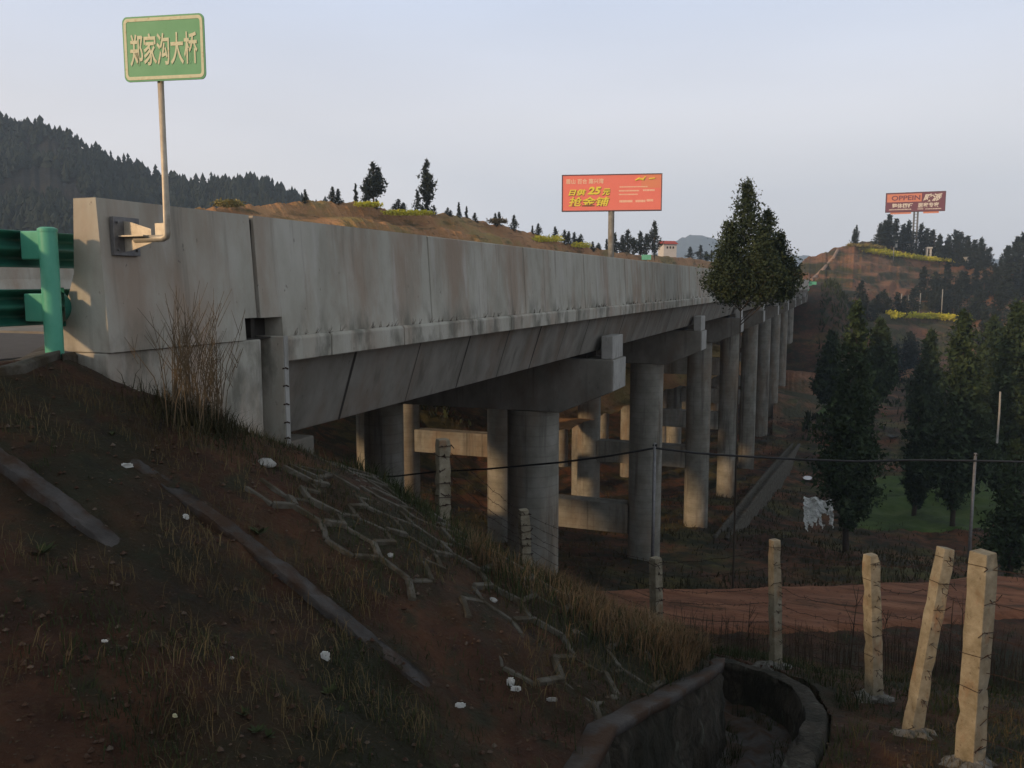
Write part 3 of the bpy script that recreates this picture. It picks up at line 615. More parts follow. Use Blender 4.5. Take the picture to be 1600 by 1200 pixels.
# honeycomb slope lattice, partly buried
mesh_l = MB(); rngl = random.Random(4)
def cone_pt(r, arc, dz):      # arc = distance along a ring measured from the +X axis at radius 4
    ph = arc / 4.0
    x = CX + r * math.cos(ph); y = CY + r * math.sin(ph); return Vector((x, y, gz(x, y) + dz))
a_ = 0.24
segs = set()
for i in range(0, 23):
    for j in range(0, 27):
        cx_ = 1.4 + i * a_ * 1.5; cy_ = 0.25 + j * a_ * math.sqrt(3) + (a_ * math.sqrt(3) / 2 if i % 2 else 0)
        H_ = [(cx_ + a_ * math.cos(R(60 * k)), cy_ + a_ * math.sin(R(60 * k))) for k in range(6)]
        for k in range(6):
            p, q = H_[k], H_[(k + 1) % 6]; key = tuple(sorted(((round(p[0], 2), round(p[1], 2)), (round(q[0], 2), round(q[1], 2)))))
            segs.add(key)
lo = empty('slope_lattice', 'honeycomb of weathered concrete ribs half buried in the grassy cone slope', 'slope paving', (-3.5, 7.5, -2.4))
for p, q in sorted(segs):
    mx_, my_ = (p[0] + q[0]) / 2, (p[1] + q[1]) / 2
    if mx_ > 5.7 or my_ > 5.8: continue
    f = float(fbm(mx_, my_, 1.6, 3))
    if f < -0.28 or mx_ < 2.0 or rngl.random() < 0.12: continue
    dz = 0.022 + 0.03 * f + rngl.uniform(-0.018, 0.012)
    A_, B_ = cone_pt(p[0], p[1], 0), cone_pt(q[0], q[1], 0)
    n_ = 3
    d = (B_ - A_); dn = d.normalized(); nn = Vector((0.41, 0.25, 0.87)).normalized(); sd = dn.cross(nn).normalized() * 0.026
    up = nn * min(dz, 0.045); dn_ = nn * -0.12
    mesh_l = MB(); mesh_l.add([A_ - sd + up, A_ + sd + up, B_ + sd + up, B_ - sd + up, A_ - sd * 1.2 + dn_, A_ + sd * 1.2 + dn_, B_ + sd * 1.2 + dn_, B_ - sd * 1.2 + dn_], [(0, 1, 2, 3), (0, 4, 5, 1), (1, 5, 6, 2), (2, 6, 7, 3), (3, 7, 4, 0)]); mesh_l.build('rib', M_lat, lo, bevel=0.006)

# toe wall and ditch
def ringpt(s, off):    # s: distance along path; straight for s<0 (Y = CY+s), arc afterwards
    if s < 0: x, y = CX + 4.86 + off, CY + s; return x, y
    ph = s / 5.6; r = float(toe_r(CX + math.cos(ph) * 4, CY + math.sin(ph) * 4)) + off
    return CX + r * math.cos(ph), CY + r * math.sin(ph)
ss = np.linspace(-4.6, 8.6, 620)
def ribbon(name, prof, parent, mt, amp=0.0, seed=0, ribs=False):   # prof: list of (offset, zfn)
    P = np.zeros((len(ss), len(prof), 3))
    for i, s in enumerate(ss):
        for j, (o_, zf) in enumerate(prof):
            rb_ = 0.0
            if ribs and j > 3: rb_ = -0.045 * float(sstep(-0.12, 0.12, fbm(s * 2.2, 0.12 * j + s * 0.3, 0.55, 2))) - 0.03 * float(fbm(s * 9, j * 0.5, 0.6, 2))
            x, y = ringpt(s, o_ - rb_ + amp * float(fbm(s * 3 + seed, j * 0.6, 0.8, 3))); P[i, j] = (x, y, zf(s, x, y) + amp * float(fbm(s * 2 + seed, j, 0.5, 3)))
    return grid_obj(name, P, mt, parent)
def z_top(s, x, y):
    x2, y2 = ringpt(s, 0); return float(cone_z(x2, y2)) + 0.03
def z_rim(s, x, y):
    x2, y2 = ringpt(s, 1.05); return float(zout(x2, y2)) + 0.02
def z_fl(s, x, y): return z_rim(s, x, y) - 0.50
tw = empty('drainage_ditch', 'curved masonry drainage ditch round the toe of the slope with a ribbed stone wall', 'ditch', (-1.5, 6.0, -4.0))
ribbon('retaining_wall', [(-0.30, lambda s, x, y: z_top(s, x, y) - 0.12), (-0.26, z_top), (-0.02, z_top), (0.0, lambda s, x, y: z_top(s, x, y) - 0.03)] + [(0.02 + 0.01 * k + 0.02 * (k % 2), (lambda k: lambda s, x, y: z_top(s, x, y) - 0.05 + (z_fl(s, x, y) - 0.1 - z_top(s, x, y)) * k / 9)(k)) for k in range(1, 10)], tw, M_mas, 0.018, 1, True)
ribbon('coping', [(-0.10, lambda s, x, y: z_top(s, x, y) - 0.08), (-0.07, lambda s, x, y: z_top(s, x, y) + 0.02), (0.10, lambda s, x, y: z_top(s, x, y) + 0.03), (0.115, lambda s, x, y: z_top(s, x, y) + 0.02), (0.115, lambda s, x, y: z_top(s, x, y) - 0.04), (0.02, lambda s, x, y: z_top(s, x, y) - 0.045)], tw, M_kerb, 0.012, 3)
ribbon('floor', [(-0.08 + 0.06 * k, (lambda k: lambda s, x, y: z_fl(s, x, y) + 0.05 + 0.09 * float(fbm(s * 2, k * 0.5, 0.8, 4)) + 0.12 * (1 - float(sstep(0, 5, k))))(k)) for k in range(17)], tw, M_kerb, 0.02, 4)
ribbon('outer_wall', [(0.86, z_fl)] + [(0.87 + 0.004 * k, (lambda k: lambda s, x, y: z_fl(s, x, y) + 0.075 * k)(k)) for k in range(1, 8)] + [(0.91, z_rim), (0.93, z_rim), (1.0, z_rim), (1.06, z_rim), (1.10, lambda s, x, y: z_rim(s, x, y) - 0.02), (1.16, lambda s, x, y: z_rim(s, x, y) - 0.25)], tw, M_mas, 0.03, 9)

# ------------------------------------------------------------------ barbed wire fence
fpx = [  # u of base, v of base, u,v top, depth, width, turn, colour label
    (692, 818, 692, 686, 10.0, 0.145, 0.45), (822, 886, 818, 796, 12.4, 0.14, 0.3), (1026, 1003, 1024, 871, 13.3, 0.15, 0.6),
    (1212, 1042, 1210, 843, 11.4, 0.125, 0.35), (1366, 1090, 1361, 866, 9.7, 0.14, 0.30), (1424, 1150, 1478, 856, 7.7, 0.12, 0.2), (1512, 1230, 1537, 862, 6.8, 0.155, 0.5)]
plabs = ['pale fence post on the slope crest in front of the lit tie beam', 'mossy short fence post in front of the nearest bridge column', 'thin fence post at the right foot of the brushy slope', 'upright fence post with a mortar collar, left of the three near posts', 'fence post with a broad pale mortar mound at its base', 'leaning fence post propped towards the thickest post', 'thickest fence post at the right edge, two faces visible']
fence = empty('barbed_wire_fence', 'barbed wire fence on seven weathered concrete posts running round the slope foot', 'fence', (0, 9, -4.5))
P_top = []; P_bot = []
for i, (ub, vb, ut, vt, d, wdt, tr) in enumerate(fpx):
    b = at(ub, vb, d)
    if i > 2 and i < 6: b = on_ground(ub, vb); wdt *= b.dot(fwd) / d
    tdepth = d * (1.0 if i != 5 else 1.02)
    zt = at(ut, vt, 1); k = math.hypot(b.x, b.y) / math.hypot(zt.x, zt.y); tp = zt * (k * (1.0 if i != 5 else 1.03))
    b0 = b + (b - tp).normalized() * 0.9
    ax = (tp - b0).normalized(); sx = Vector((math.cos(tr + YAW), math.sin(tr + YAW), 0)); sy = ax.cross(sx).normalized(); sx = sy.cross(ax)
    m = MB(); h = wdt / 2; n = 26; vs = []
    rg = random.Random(50 + i)
    for q in range(n + 1):
        c = b0.lerp(tp, q / n); hh = h * (1.04 - 0.08 * q / n)
        if q == n: hh *= 0.90
        for a_, b_ in ((-1, -1), (1, -1), (1, 1), (-1, 1)):
            jit = rg.uniform(-0.004, 0.004) - (0.010 if rg.random() < 0.08 else 0)
            vs.append(c + sx * a_ * (hh + jit) + sy * b_ * (hh + jit))
    fs = [(q * 4 + k, q * 4 + (k + 1) % 4, (q + 1) * 4 + (k + 1) % 4, (q + 1) * 4 + k) for q in range(n) for k in range(4)] + [(n * 4, n * 4 + 1, n * 4 + 2, n * 4 + 3)]
    m.add(vs, fs); po = m.build('post', M_post, fence, bevel=0.007); po['label'] = plabs[i]
    P_top.append(tp); P_bot.append(b)
    # tie wires wrapped round the post
    L = (tp - b).length; ns = 8 if i > 2 else 7
    for q in range(ns):
        m = MB(); c = tp + (b - tp) * ((q + 0.45) / ns); c += Vector((0, 0, rg.uniform(-0.03, 0.03))); e = h * 1.12
        loop = [c + sx * a_ * e + sy * b_ * e + ax * rg.uniform(-0.018, 0.018) for a_, b_ in ((-1, -1), (1, -1), (1, 1), (-1, 1), (-1, -1))]
        m.tube(loop[rg.choice((0, 0, 1)):rg.choice((2, 3, 5))], 0.0028 if i > 2 else 0.0045, 5)
        for z_ in range(3):
            s_ = rg.choice((-1, 1)); c2 = c - sy * e * 1.0 + sx * rg.uniform(-1, 1) * e
            m.tube([c2, c2 + Vector((rg.uniform(-.05, .05), rg.uniform(-.05, .02), rg.uniform(-.05, .05)))], 0.0035 if i > 2 else 0.006, 4)
        m.build('tie_wire', M_wire, po)
    if i in (3, 4, 6, 5):
        # mortar collar
        m = MB(); n = 22; rgm = random.Random(i); vs = [Vector((b.x, b.y, gz(b.x, b.y) + 0.05))]
        for r_, z_ in ((0.08, 0.045), (0.16, 0.02), (0.24, -0.05)):
            for k in range(n):
                a_ = 2 * math.pi * k / n; q = r_ * (1 + rgm.uniform(-0.38, 0.30)); vx, vy = b.x + q * math.cos(a_) * 1.1, b.y + q * math.sin(a_); vs.append(Vector((vx, vy, max(gz(vx, vy), gz(b.x, b.y) - 0.06) + z_ + 0.01 + rgm.uniform(-0.015, 0.015))))
        fs = [(0, 1 + k, 1 + (k + 1) % n) for k in range(n)]
        for L_ in range(2): fs += [(1 + L_ * n + k, 1 + (L_ + 1) * n + k, 1 + (L_ + 1) * n + (k + 1) % n, 1 + L_ * n + (k + 1) % n) for k in range(n)]
        m.add(vs, fs); m.build('mortar_collar', M_mortar, po, smooth=False)
def barbed(a, b, sag, mb, seed):
    rg = random.Random(seed); n = 14; pts = []
    for q in range(n + 1):
        t = q / n; p = a.lerp(b, t); p = p + Vector((rg.uniform(-.01, .01), rg.uniform(-.01, .01), -sag * 4 * t * (1 - t) + rg.uniform(-.012, .012))); pts.append(p)
    mb.tube(pts, 0.003, 4)
    L = (b - a).length; k = int(L / 0.14)
    for q in range(k):
        t = (q + 0.5) / k; i = min(int(t * n), n - 1); p = pts[i].lerp(pts[i + 1], t * n - i)
        v = Vector((rg.uniform(-1, 1), rg.uniform(-1, 1), rg.uniform(-1, 1))).normalized() * 0.02
        mb.tube([p - v * 1.3, p + v * 1.3], 0.0028, 3, cap=False)
for lvl in range(6):
    m = MB()
    for a in range(len(P_top) - 1):
        if a == 5 and lvl > 3: pass
        t = (lvl + 0.45) / 7
        barbed(P_top[a].lerp(P_bot[a], t), P_top[a + 1].lerp(P_bot[a + 1], t), 0.05 + 0.02 * (lvl % 3), m, lvl * 31 + a)
    barbed(P_top[6].lerp(P_bot[6], t), P_top[6].lerp(P_bot[6], t) + Vector((2.2, -1.2, 0.35)), 0.05, m, 99 + lvl)
    m.build('barbed_strand', M_wire, fence)

# ------------------------------------------------------------------ cable and its poles
def cyl_thing(name, pts, r, mt, label, cat, group=None, seg=10):
    o = MB().tube(pts, r, seg).build(name, mt, None, smooth=True); tag(o, label, cat, group); return o
c1 = at(1023, 697, 17.5); c2 = at(1524, 712, 19.0)
for c, lb in ((c1, 'thin dark cable pole in front of the second bridge column'), (c2, 'thin dark cable pole between the two dark trees at right')):
    base = Vector((c.x, c.y, gz(c.x, c.y) - 0.5)); root = empty('cable_pole', lb, 'pole', (c.x, c.y, base.z + 0.5), 'thin poles carrying the black cable')
    MB().tube([base, c + Vector((0, 0, 0.06))], [0.04, 0.03], 10).build('pole', M_galvd, root, smooth=True)
    MB().tube([c + Vector((-0.04, 0, 0.02)), c + Vector((0.05, 0, 0.02))], 0.03, 8).build('insulator', M_black, root)
cp = [at(u, v, d) for u, v, d in ((560, 747, 24), (620, 744, 23), (680, 737, 22), (760, 733, 21), (880, 722, 19.5), (955, 712, 18.3), (1023, 700, 17.5), (1090, 708, 17.6), (1160, 713, 17.8), (1250, 718, 18), (1340, 721, 18.3), (1430, 719, 18.6), (1524, 720, 19), (1610, 722, 19.6), (1720, 720, 21))]
cyl_thing('cable', cp, 0.022, M_black, 'black cable sagging across the scene in front of the bridge columns', 'cable')

# ------------------------------------------------------------------ trees
def leaf_crown(seed, spires, leaf, nbr, per, droop=0.1, spread=0.16):
    """spires: list of (ox, oy, z0, z1, radius). Branches grow out of each axis and carry small leaf faces."""
    rs = np.random.RandomState(seed); V = []; F = []
    for (ox, oy, z0, z1, Rr) in spires:
        nb = max(6, int(nbr * (z1 - z0) * (0.5 + Rr)))
        for b in range(nb):
            t = (b + rs.rand()) / nb; az = rs.rand() * 2 * math.pi
            prof = (t / 0.16) ** 0.7 if t < 0.16 else (1 - (t - 0.16) / 0.84) ** 0.72
            L = Rr * max(prof, 0.07) * rs.uniform(0.5, 1.22) * (1 + 0.22 * math.sin(az * 2 + seed + t * 9))
            z = z0 + (z1 - z0) * t
            for k in range(max(4, int(per * (0.4 + L / Rr)))):
                s = 1 - rs.rand() ** 1.7 * 0.92
                p = np.array([ox + math.cos(az) * L * s, oy + math.sin(az) * L * s, z + L * s * (0.35 - droop) * 1.0 + rs.randn() * 0.05 * Rr]) + rs.randn(3) * spread * Rr * (0.35 + 0.65 * prof)
                a = rs.randn(3); a[2] += 0.7; a /= np.linalg.norm(a); c = np.cross(a, rs.randn(3)); c /= np.linalg.norm(c)
                l = leaf * rs.uniform(0.6, 1.5); w_ = l * 0.42; o = len(V)
                V += [p - c * w_, p + a * l * 0.5 + c * w_ * 0.2, p + a * l, p + c * w_]; F.append((o, o + 3, o + 2, o + 1))
    return V, F
def tree(name, label, cat, loc, seed, spires, leaf, nbr, per, trunk_r, trunk_top, group=None, mt=None, bark=None, limbs=8, spread=0.16, lean=0):
    root = empty(name, label, cat, loc, group)
    V, F = leaf_crown(seed, spires, leaf, nbr, per, spread=spread)
    me = bpy.data.meshes.new('crown'); me.from_pydata([tuple(p) for p in V], [], F); me.materials.append(mt or M_leaf); me.update()
    c = bpy.data.objects.new('crown', me); COL.objects.link(c); c.parent = root
    m = MB(); rg = random.Random(seed)
    pts = [(rg.uniform(-1, 1) * trunk_r * 0.5 * (1 if q else 0), rg.uniform(-1, 1) * trunk_r * 0.5 * (1 if q else 0), -0.5 + (trunk_top + 0.5) * q / 6) for q in range(7)]
    m.tube(pts, [trunk_r * (1 - 0.82 * q / 6) for q in range(7)], 9)
    for (ox, oy, z0, z1, Rr) in spires:
        if abs(ox) + abs(oy) > 0.05: m.tube([(0, 0, max(z0 - abs(ox) * 0.6, trunk_top * .3)), (ox * 0.7, oy * 0.7, z0 + 0.1 * (z1 - z0)), (ox, oy, z0 + (z1 - z0) * 0.8)], [trunk_r * 0.4, trunk_r * 0.3, trunk_r * 0.1], 6)
        for b in range(limbs):
            t = 0.05 + 0.85 * b / limbs; az = rg.uniform(0, 6.28); L = Rr * (1 - t) ** 0.7 * 0.85; z = z0 + (z1 - z0) * t
            m.tube([(ox, oy, z), (ox + math.cos(az) * L, oy + math.sin(az) * L, z + L * 0.3)], [trunk_r * 0.25 * (1 - t) + 0.008, 0.006], 5)
    me = m.mesh('trunk', bark or M_bark, True); k = bpy.data.objects.new('trunk', me); COL.objects.link(k); k.parent = root
    return root
# feature tree beside the bridge
D0 = 30.0; S0 = D0 / FPX
tb = at(1163, 300, D0); zg = gz(tb.x, tb.y); hz = lambda v: at(1163, v, D0).z - zg
rx, ry = rgt.x, rgt.y
def sp(du, v0, v1, rpx, fy=0.0): return (du * S0 * rx - fy * ry, du * S0 * ry + fy * rx, hz(v0), hz(v1), rpx * S0)
tree('roadside_conifer', 'bushy conifer with a pointed top rising in front of the far bridge parapet', 'tree', (tb.x, tb.y, zg), 11,
     [sp(3, 466, 288, 44), sp(40, 446, 330, 31, 0.2), sp(-24, 470, 350, 32, -0.3), sp(62, 472, 366, 38, 0.3), sp(22, 468, 376, 46, -0.6), sp(-10, 474, 420, 38, 0.6), sp(34, 472, 396, 42, 0.5), sp(-34, 468, 395, 20), sp(76, 466, 404, 22)],
     0.10, 36, 44, 0.05, hz(300), mt=M_leafo, limbs=16, spread=0.25)
# dark valley trees
vt = [  # u, vtop, vbase, depth, half width px, label
    (1340, 474, 870, 46, 55, 'tall dark tree on the valley floor right of the white sheet'),
    (1508, 492, 745, 60, 52, 'broad dark tree behind the right cable pole, in front of the hill'),
    (1590, 478, 700, 64, 50, 'dark tree cut by the right frame edge behind the white stake'),
    (1590, 690, 880, 40, 48, 'low dark tree at the lower right frame edge behind the posts'),
    (1438, 610, 800, 66, 26, 'small dark tree between the two tallest valley trees'),
    (1376, 500, 640, 80, 26, 'slim dark tree touching the right shoulder of the tallest valley tree'),
    (1455, 520, 700, 85, 26, 'slim dark tree on the lower hillside left of the broad dark tree'),
    (1300, 520, 640, 95, 22, 'slim dark tree on the slope just right of the far columns'),
    (1553, 500, 640, 85, 30, 'dark hillside tree between the two right-hand valley trees')]
for i, (u, v0, v1, d, hw, lb) in enumerate(vt):
    S = d / FPX; top = at(u, v0, d); z0 = min(gz(top.x, top.y), at(u, v1, d).z) if i not in (5, 6, 7, 8) else at(u, v1, d).z
    H = top.z - z0; rr_ = hw * S
    rg = random.Random(i); sps = [(0, 0, H * 0.10, H, rr_)]
    for k in range(4):
        a_ = rg.uniform(0, 6.28); sps.append((math.cos(a_) * rr_ * 0.4, math.sin(a_) * rr_ * 0.4, H * rg.uniform(0.05, 0.25), H * rg.uniform(0.55, 0.85), rr_ * 0.65))
    tree('valley_tree', lb, 'tree', (top.x, top.y, z0), 30 + i, sps, 0.30 * d / 50, 7.5, 26, 0.16 + 0.004 * H, H * 0.93, 'dark trees in the valley', limbs=6)

# prototypes for the hill trees (unit: 1 m high crown, scaled when copied)
def proto(kind, seed):
    S_ = {'cone': [(0, 0, 0.06, 1.0, 0.20)], 'double': [(-0.08, 0, 0.05, 1.0, 0.17), (0.14, 0.05, 0.03, 0.85, 0.16)], 'slim': [(0, 0, 0.08, 1.0, 0.10)],
          'lollipop': [(0, 0, 0.30, 1.0, 0.20), (0.10, 0, 0.36, 0.9, 0.16), (-0.12, 0, 0.25, 0.72, 0.12), (0.02, 0, 0.34, 0.72, 0.24)],
          'tall': [(0, 0, 0.30, 1.0, 0.18), (0.04, 0, 0.28, 0.75, 0.21), (-0.02, 0, 0.0, 0.4, 0.12)], 'round': [(0, 0, 0.1, 1.0, 0.36), (0.2, 0.1, 0.08, 0.8, 0.3), (-0.2, 0, 0.1, 0.7, 0.3)]}[kind]
    V, F = leaf_crown(seed, S_, 0.07, 95, 13, spread=0.2)
    me = bpy.data.meshes.new('crown'); me.from_pydata([tuple(p) for p in V], [], F); me.materials.append(M_leaff); me.update()
    mt_ = MB().tube([(0, 0, -0.3), (0, 0, 0.5), (0, 0, 0.9)], [0.022, 0.018, 0.005], 6).mesh('trunk', M_bark, True)
    return me, mt_
protos = {k: [proto(k, 200 + 7 * i + j) for j in range(2)] for i, k in enumerate(('cone', 'double', 'slim', 'lollipop', 'tall', 'round'))}
def htree(kind, j, loc, H, rz, label, group, wide=1.0, name='conifer'):
    root = empty(name, label, 'tree', loc, group)
    for me, nm in zip(protos[kind][j % 2], ('crown', 'trunk')):
        o = bpy.data.objects.new(nm, me); COL.objects.link(o); o.parent = root
    root.scale = (H * wide, H * wide, H); root.rotation_euler = (0, 0, rz); return root
left_trees = [(477, 297, 'cone', 1.0), (520, 293, 'cone', 1.3), (528, 296, 'cone', 1.2), (556, 288, 'slim', 1.0), (571, 288, 'cone', 0.8), (584, 257, 'lollipop', 1.0), (588, 311, 'cone', 1.3), (623, 312, 'round', 1.2), (652, 300, 'cone', 1.0), (667, 253, 'tall', 0.85), (678, 321, 'cone', 1.2), (700, 325, 'round', 1.0), (717, 317, 'slim', 1.1), (729, 323, 'slim', 1.2), (742, 333, 'cone', 1.5), (774, 334, 'cone', 1.2), (780, 332, 'cone', 1.2), (803, 337, 'cone', 1.3), (832, 353, 'slim', 1.5), (841, 350, 'cone', 1.6), (867, 355, 'cone', 1.2), (882, 360, 'cone', 1.6), (889, 362, 'cone', 1.2), (897, 364, 'cone', 1.6), (907, 367, 'round', 1.0), (926, 378, 'cone', 1.5), (935, 380, 'round', 1.0)]
kind_lab = {'cone': 'small dark pointed conifer', 'double': 'forked dark conifer', 'slim': 'very slim dark conifer', 'lollipop': 'tall dark tree with bare forked trunks', 'tall': 'tallest dark tree with a narrow dense crown', 'round': 'low rounded dark tree'}
cnt = {}
for i, (u, v, kd, wd_) in enumerate(left_trees):
    p = crest_pt(LHi, u); d = p.dot(fwd); top = at(u, v, d); H = top.z - p.z + 0.6; cnt[kd] = cnt.get(kd, 0) + 1
    lb = kind_lab[kd] + ' on the orange hill crest' if kd in ('lollipop', 'tall') else '%s %s from the left on the orange hill crest' % (ORD[cnt[kd] - 1], kind_lab[kd])
    htree(kd, i, (p.x, p.y, p.z - 0.6), H, rnd.uniform(0, 6) if kd != 'lollipop' else YAW, lb, 'conifers along the orange hill crest', wd_)
# grove behind the first billboard
for i, (u, v, vb, kd, wd_) in enumerate([(948, 374, 396, 'slim', 1.3), (961, 365, 396, 'cone', 1.1), (973, 368, 396, 'cone', 1.3), (981, 360, 396, 'cone', 1.5), (990, 372, 396, 'cone', 1.3), (1001, 363, 396, 'cone', 1.5), (1010, 366, 396, 'cone', 1.5), (1023, 347, 396, 'cone', 1.1), (1079, 386, 404, 'cone', 1.5), (1095, 384, 404, 'cone', 1.5), (1104, 393, 405, 'round', 1.0), (1112, 391, 405, 'cone', 1.3)]):
    d = 185 if u < 1050 else 235; top = at(u, v, d); zb = at(u, vb + 4, d).z
    htree(kd, i, (top.x, top.y, zb), top.z - zb, rnd.uniform(0, 6), '%s conifer from the left in the grove right of the red billboard pole' % ORD[i], 'grove right of the red billboard', wd_)
right_trees = [(1338, 353, 1.0), (1376, 350, 1.3), (1383, 346, 1.3), (1389, 337, 1.2), (1401, 343, 1.3), (1412, 352, 1.4), (1421, 347, 1.3), (1440, 351, 1.2), (1448, 358, 1.3), (1461, 360, 1.3), (1469, 370, 1.2), (1481, 374, 1.3), (1488, 368, 1.2), (1494, 362, 1.3), (1501, 364, 1.3), (1512, 370, 1.3), (1524, 376, 1.4), (1534, 373, 1.4), (1540, 380, 1.3), (1564, 402, 1.2), (1576, 385, 1.3), (1584, 378, 1.3), (1591, 371, 1.3), (1599, 367, 1.3)]
for i, (u, v, wd_) in enumerate(right_trees):
    p = crest_pt(RHi, u); d = p.dot(fwd) - 4; top = at(u, v, d); zb = p.z - 3.0 if u > 1370 else p.z - 1
    lb = 'lone dark conifer at the top of the red hill, left of the grove' if i == 0 else '%s dark conifer from the left in the row along the red hill crest' % ORD[i - 1]
    htree('cone' if i % 3 else 'double', i, (top.x, top.y, zb), top.z - zb, rnd.uniform(0, 6), lb, 'conifers along the red hill crest', wd_ * 0.95)
slope_trees = [(1478, 412, 468), (1448, 418, 470), (1500, 425, 470), (1518, 418, 460), (1536, 424, 470), (1552, 414, 462), (1572, 420, 474), (1590, 412, 470), (1460, 440, 486), (1490, 446, 492), (1528, 450, 500), (1560, 452, 505), (1586, 455, 510), (1425, 452, 492), (1405, 458, 494), (1380, 455, 490), (1355, 462, 500), (1330, 470, 515), (1310, 468, 520), (1292, 466, 510), (1277, 462, 500), (1545, 478, 540), (1575, 490, 545), (1500, 488, 540), (1420, 520, 575), (1398, 540, 600), (1345, 440, 475)]
for i, (u, v, vb) in enumerate(sorted(slope_trees)):
    p = on_mesh_hill(RHi, u, vb); d = p.dot(fwd); H = (vb - v) * d / FPX
    htree(('round', 'cone', 'double')[i % 3], i, (p.x, p.y, p.z - 0.4), H + 0.4, rnd.uniform(0, 6), '%s dark tree from the left on the lower flank of the red hill' % ORD[i], 'dark trees on the red hill flank', 1.4 if i % 3 else 1.0, 'hillside_tree')

# forest on the far hill: one mass of small conifers
rs = np.random.RandomState(5); V = []; F = []; Q = FHi[4]; nu, ns_, _ = Q.shape; fr = np.where(FHi[3] >= 0)[0]
def cone_tree(x, y, z, h, r):
    for k in range(3):
        zb = z + h * (0.12 + 0.27 * k); rk = r * (1 - 0.27 * k); o = len(V); a0_ = rs.rand() * 6
        for q in range(5):
            a_ = a0_ + q * 1.2566; rq = rk * rs.uniform(0.6, 1.25); V.append((x + rq * math.cos(a_), y + rq * math.sin(a_), zb + rs.uniform(-.1, .1) * h))
        V.append((x, y, min(zb + h * 0.45, z + h)))
        for q in range(5): F.append((o + q, o + (q + 1) % 5, o + 5))
for i in range(9000):
    if i < 900: a_ = rs.randint(0, nu); b_ = fr[0] + rs.randint(0, 3)
    else: a_ = rs.randint(0, nu); b_ = fr[rs.randint(0, len(fr))]
    p = Q[a_, b_]; h = 2.0 + 6.0 * rs.rand() ** 2.2 if b_ <= fr[0] + 2 else rs.uniform(3.0, 7.5)
    if float(fbm(p[0], p[1], 40, 3)) < -0.32: continue
    cone_tree(p[0] + rs.randn(), p[1] + rs.randn(), p[2] - 0.6, h, h * rs.uniform(0.26, 0.5))
me = bpy.data.meshes.new('forest'); me.from_pydata(V, [], F); me.materials.append(M_leaff); me.update()
fo = link('forest', me); tag(fo, 'dense dark conifer forest covering the far hill at left', 'forest', kind='stuff')

# ------------------------------------------------------------------ leafy masses: rapeseed, shrubs, low vegetation
def blob_leaves(name, centers, leaf, n, mt, label, cat, kind=None, group=None, seed=0, rad_small=False):
    leaf = leaf * (0.6 if rad_small else 1); rs = np.random.RandomState(seed); V = []; F = []
    for (c, rx_, ry_, rz_) in centers:
        for k in range(n):
            q = rs.randn(3); q /= np.linalg.norm(q); q *= rs.uniform(0.55, 1.08); p = np.array(c) + q * np.array([rx_, ry_, rz_])
            if p[2] < c[2] - 0.2 * rz_: p[2] = c[2] - 0.2 * rz_
            a = rs.randn(3); a /= np.linalg.norm(a); b = np.cross(a, rs.randn(3)); b /= np.linalg.norm(b); l = leaf * rs.uniform(0.6, 1.4); o = len(V)
            V += [tuple(p), tuple(p + a * l), tuple(p + a * l * 0.6 + b * l * 0.6)]; F.append((o, o + 1, o + 2))
    me = bpy.data.meshes.new(name); me.from_pydata(V, [], F); me.materials.append(mt); me.update(); o = link(name, me); tag(o, label, cat, group, kind); return o
def hillblob(u0, u1, v, hpx, info, name, mt, lb, cat, seed, back=0):
    cs = []
    for u in np.arange(u0, u1, 2.5):
        p = crest_pt(info, u); d = p.dot(fwd) - 3; q = at(u, v, d); cs.append(((q.x, q.y, q.z - hpx * d / FPX * 0.4), 0.55, 1.2, hpx * d / FPX * 0.8))
    return blob_leaves(name, cs, 0.4, 90, mt, lb, cat, 'stuff', seed=seed, rad_small=True)
hillblob(562, 590, 318, 4, LHi, 'rapeseed_patch', M_rape, 'small yellow rapeseed patch below the two-stemmed hilltop tree', 'crop', 1)
hillblob(606, 672, 331, 4.5, LHi, 'rapeseed_patch', M_rape, 'long yellow rapeseed patch below the tallest hilltop tree', 'crop', 2)
hillblob(838, 876, 371, 8, LHi, 'rapeseed_patch', M_rape, 'rounded yellow rapeseed patch left of the red billboard', 'crop', 3)
hillblob(898, 922, 381, 7, LHi, 'rapeseed_patch', M_rape, 'smaller yellow rapeseed patch just left of the red billboard pole', 'crop', 4)
hillblob(345, 372, 316, 7, LHi, 'shrub', M_bush, 'yellowed shrub at the left end of the orange hill', 'shrub', 5)
hillblob(768, 790, 344, 5, LHi, 'shrub', M_grass, 'pale dry shrub beside small conifers on the orange hill', 'shrub', 6)
def field(us, v, hpx, info, name, mt, lb, seed, wd_=2.2):
    cs = []
    for u in us:
        p = on_mesh_hill(info, u, v(u)); d = p.dot(fwd); cs.append(((p.x, p.y, p.z + 0.5), wd_, wd_, hpx * d / FPX * 0.8))
    return blob_leaves(name, cs, 0.45, 170, mt, lb, 'crop', 'stuff', seed=seed)
field(np.arange(1352, 1455, 3), lambda u: 394 + 0.14 * (u - 1352), 5, RHi, 'rapeseed_field', M_rape, 'bright yellow green field below the right billboard', 11, 3.0)
field(np.arange(1335, 1375, 4), lambda u: 386 + 0.1 * (u - 1335), 4, RHi, 'rapeseed_field', M_bush, 'olive terrace field beside the lone conifer', 12, 2.6)
field(np.arange(1460, 1502, 3), lambda u: 408 + 0.1 * (u - 1460), 3.5, RHi, 'rapeseed_field', M_rape, 'narrow yellow field right of the billboard pole', 13, 2.0)
field(np.arange(1392, 1520, 2.5), lambda u: 495 + 0.05 * (u - 1392), 4.5, RHi, 'rapeseed_field', M_rape, 'long bright yellow green strip low on the red hill', 14, 1.2)

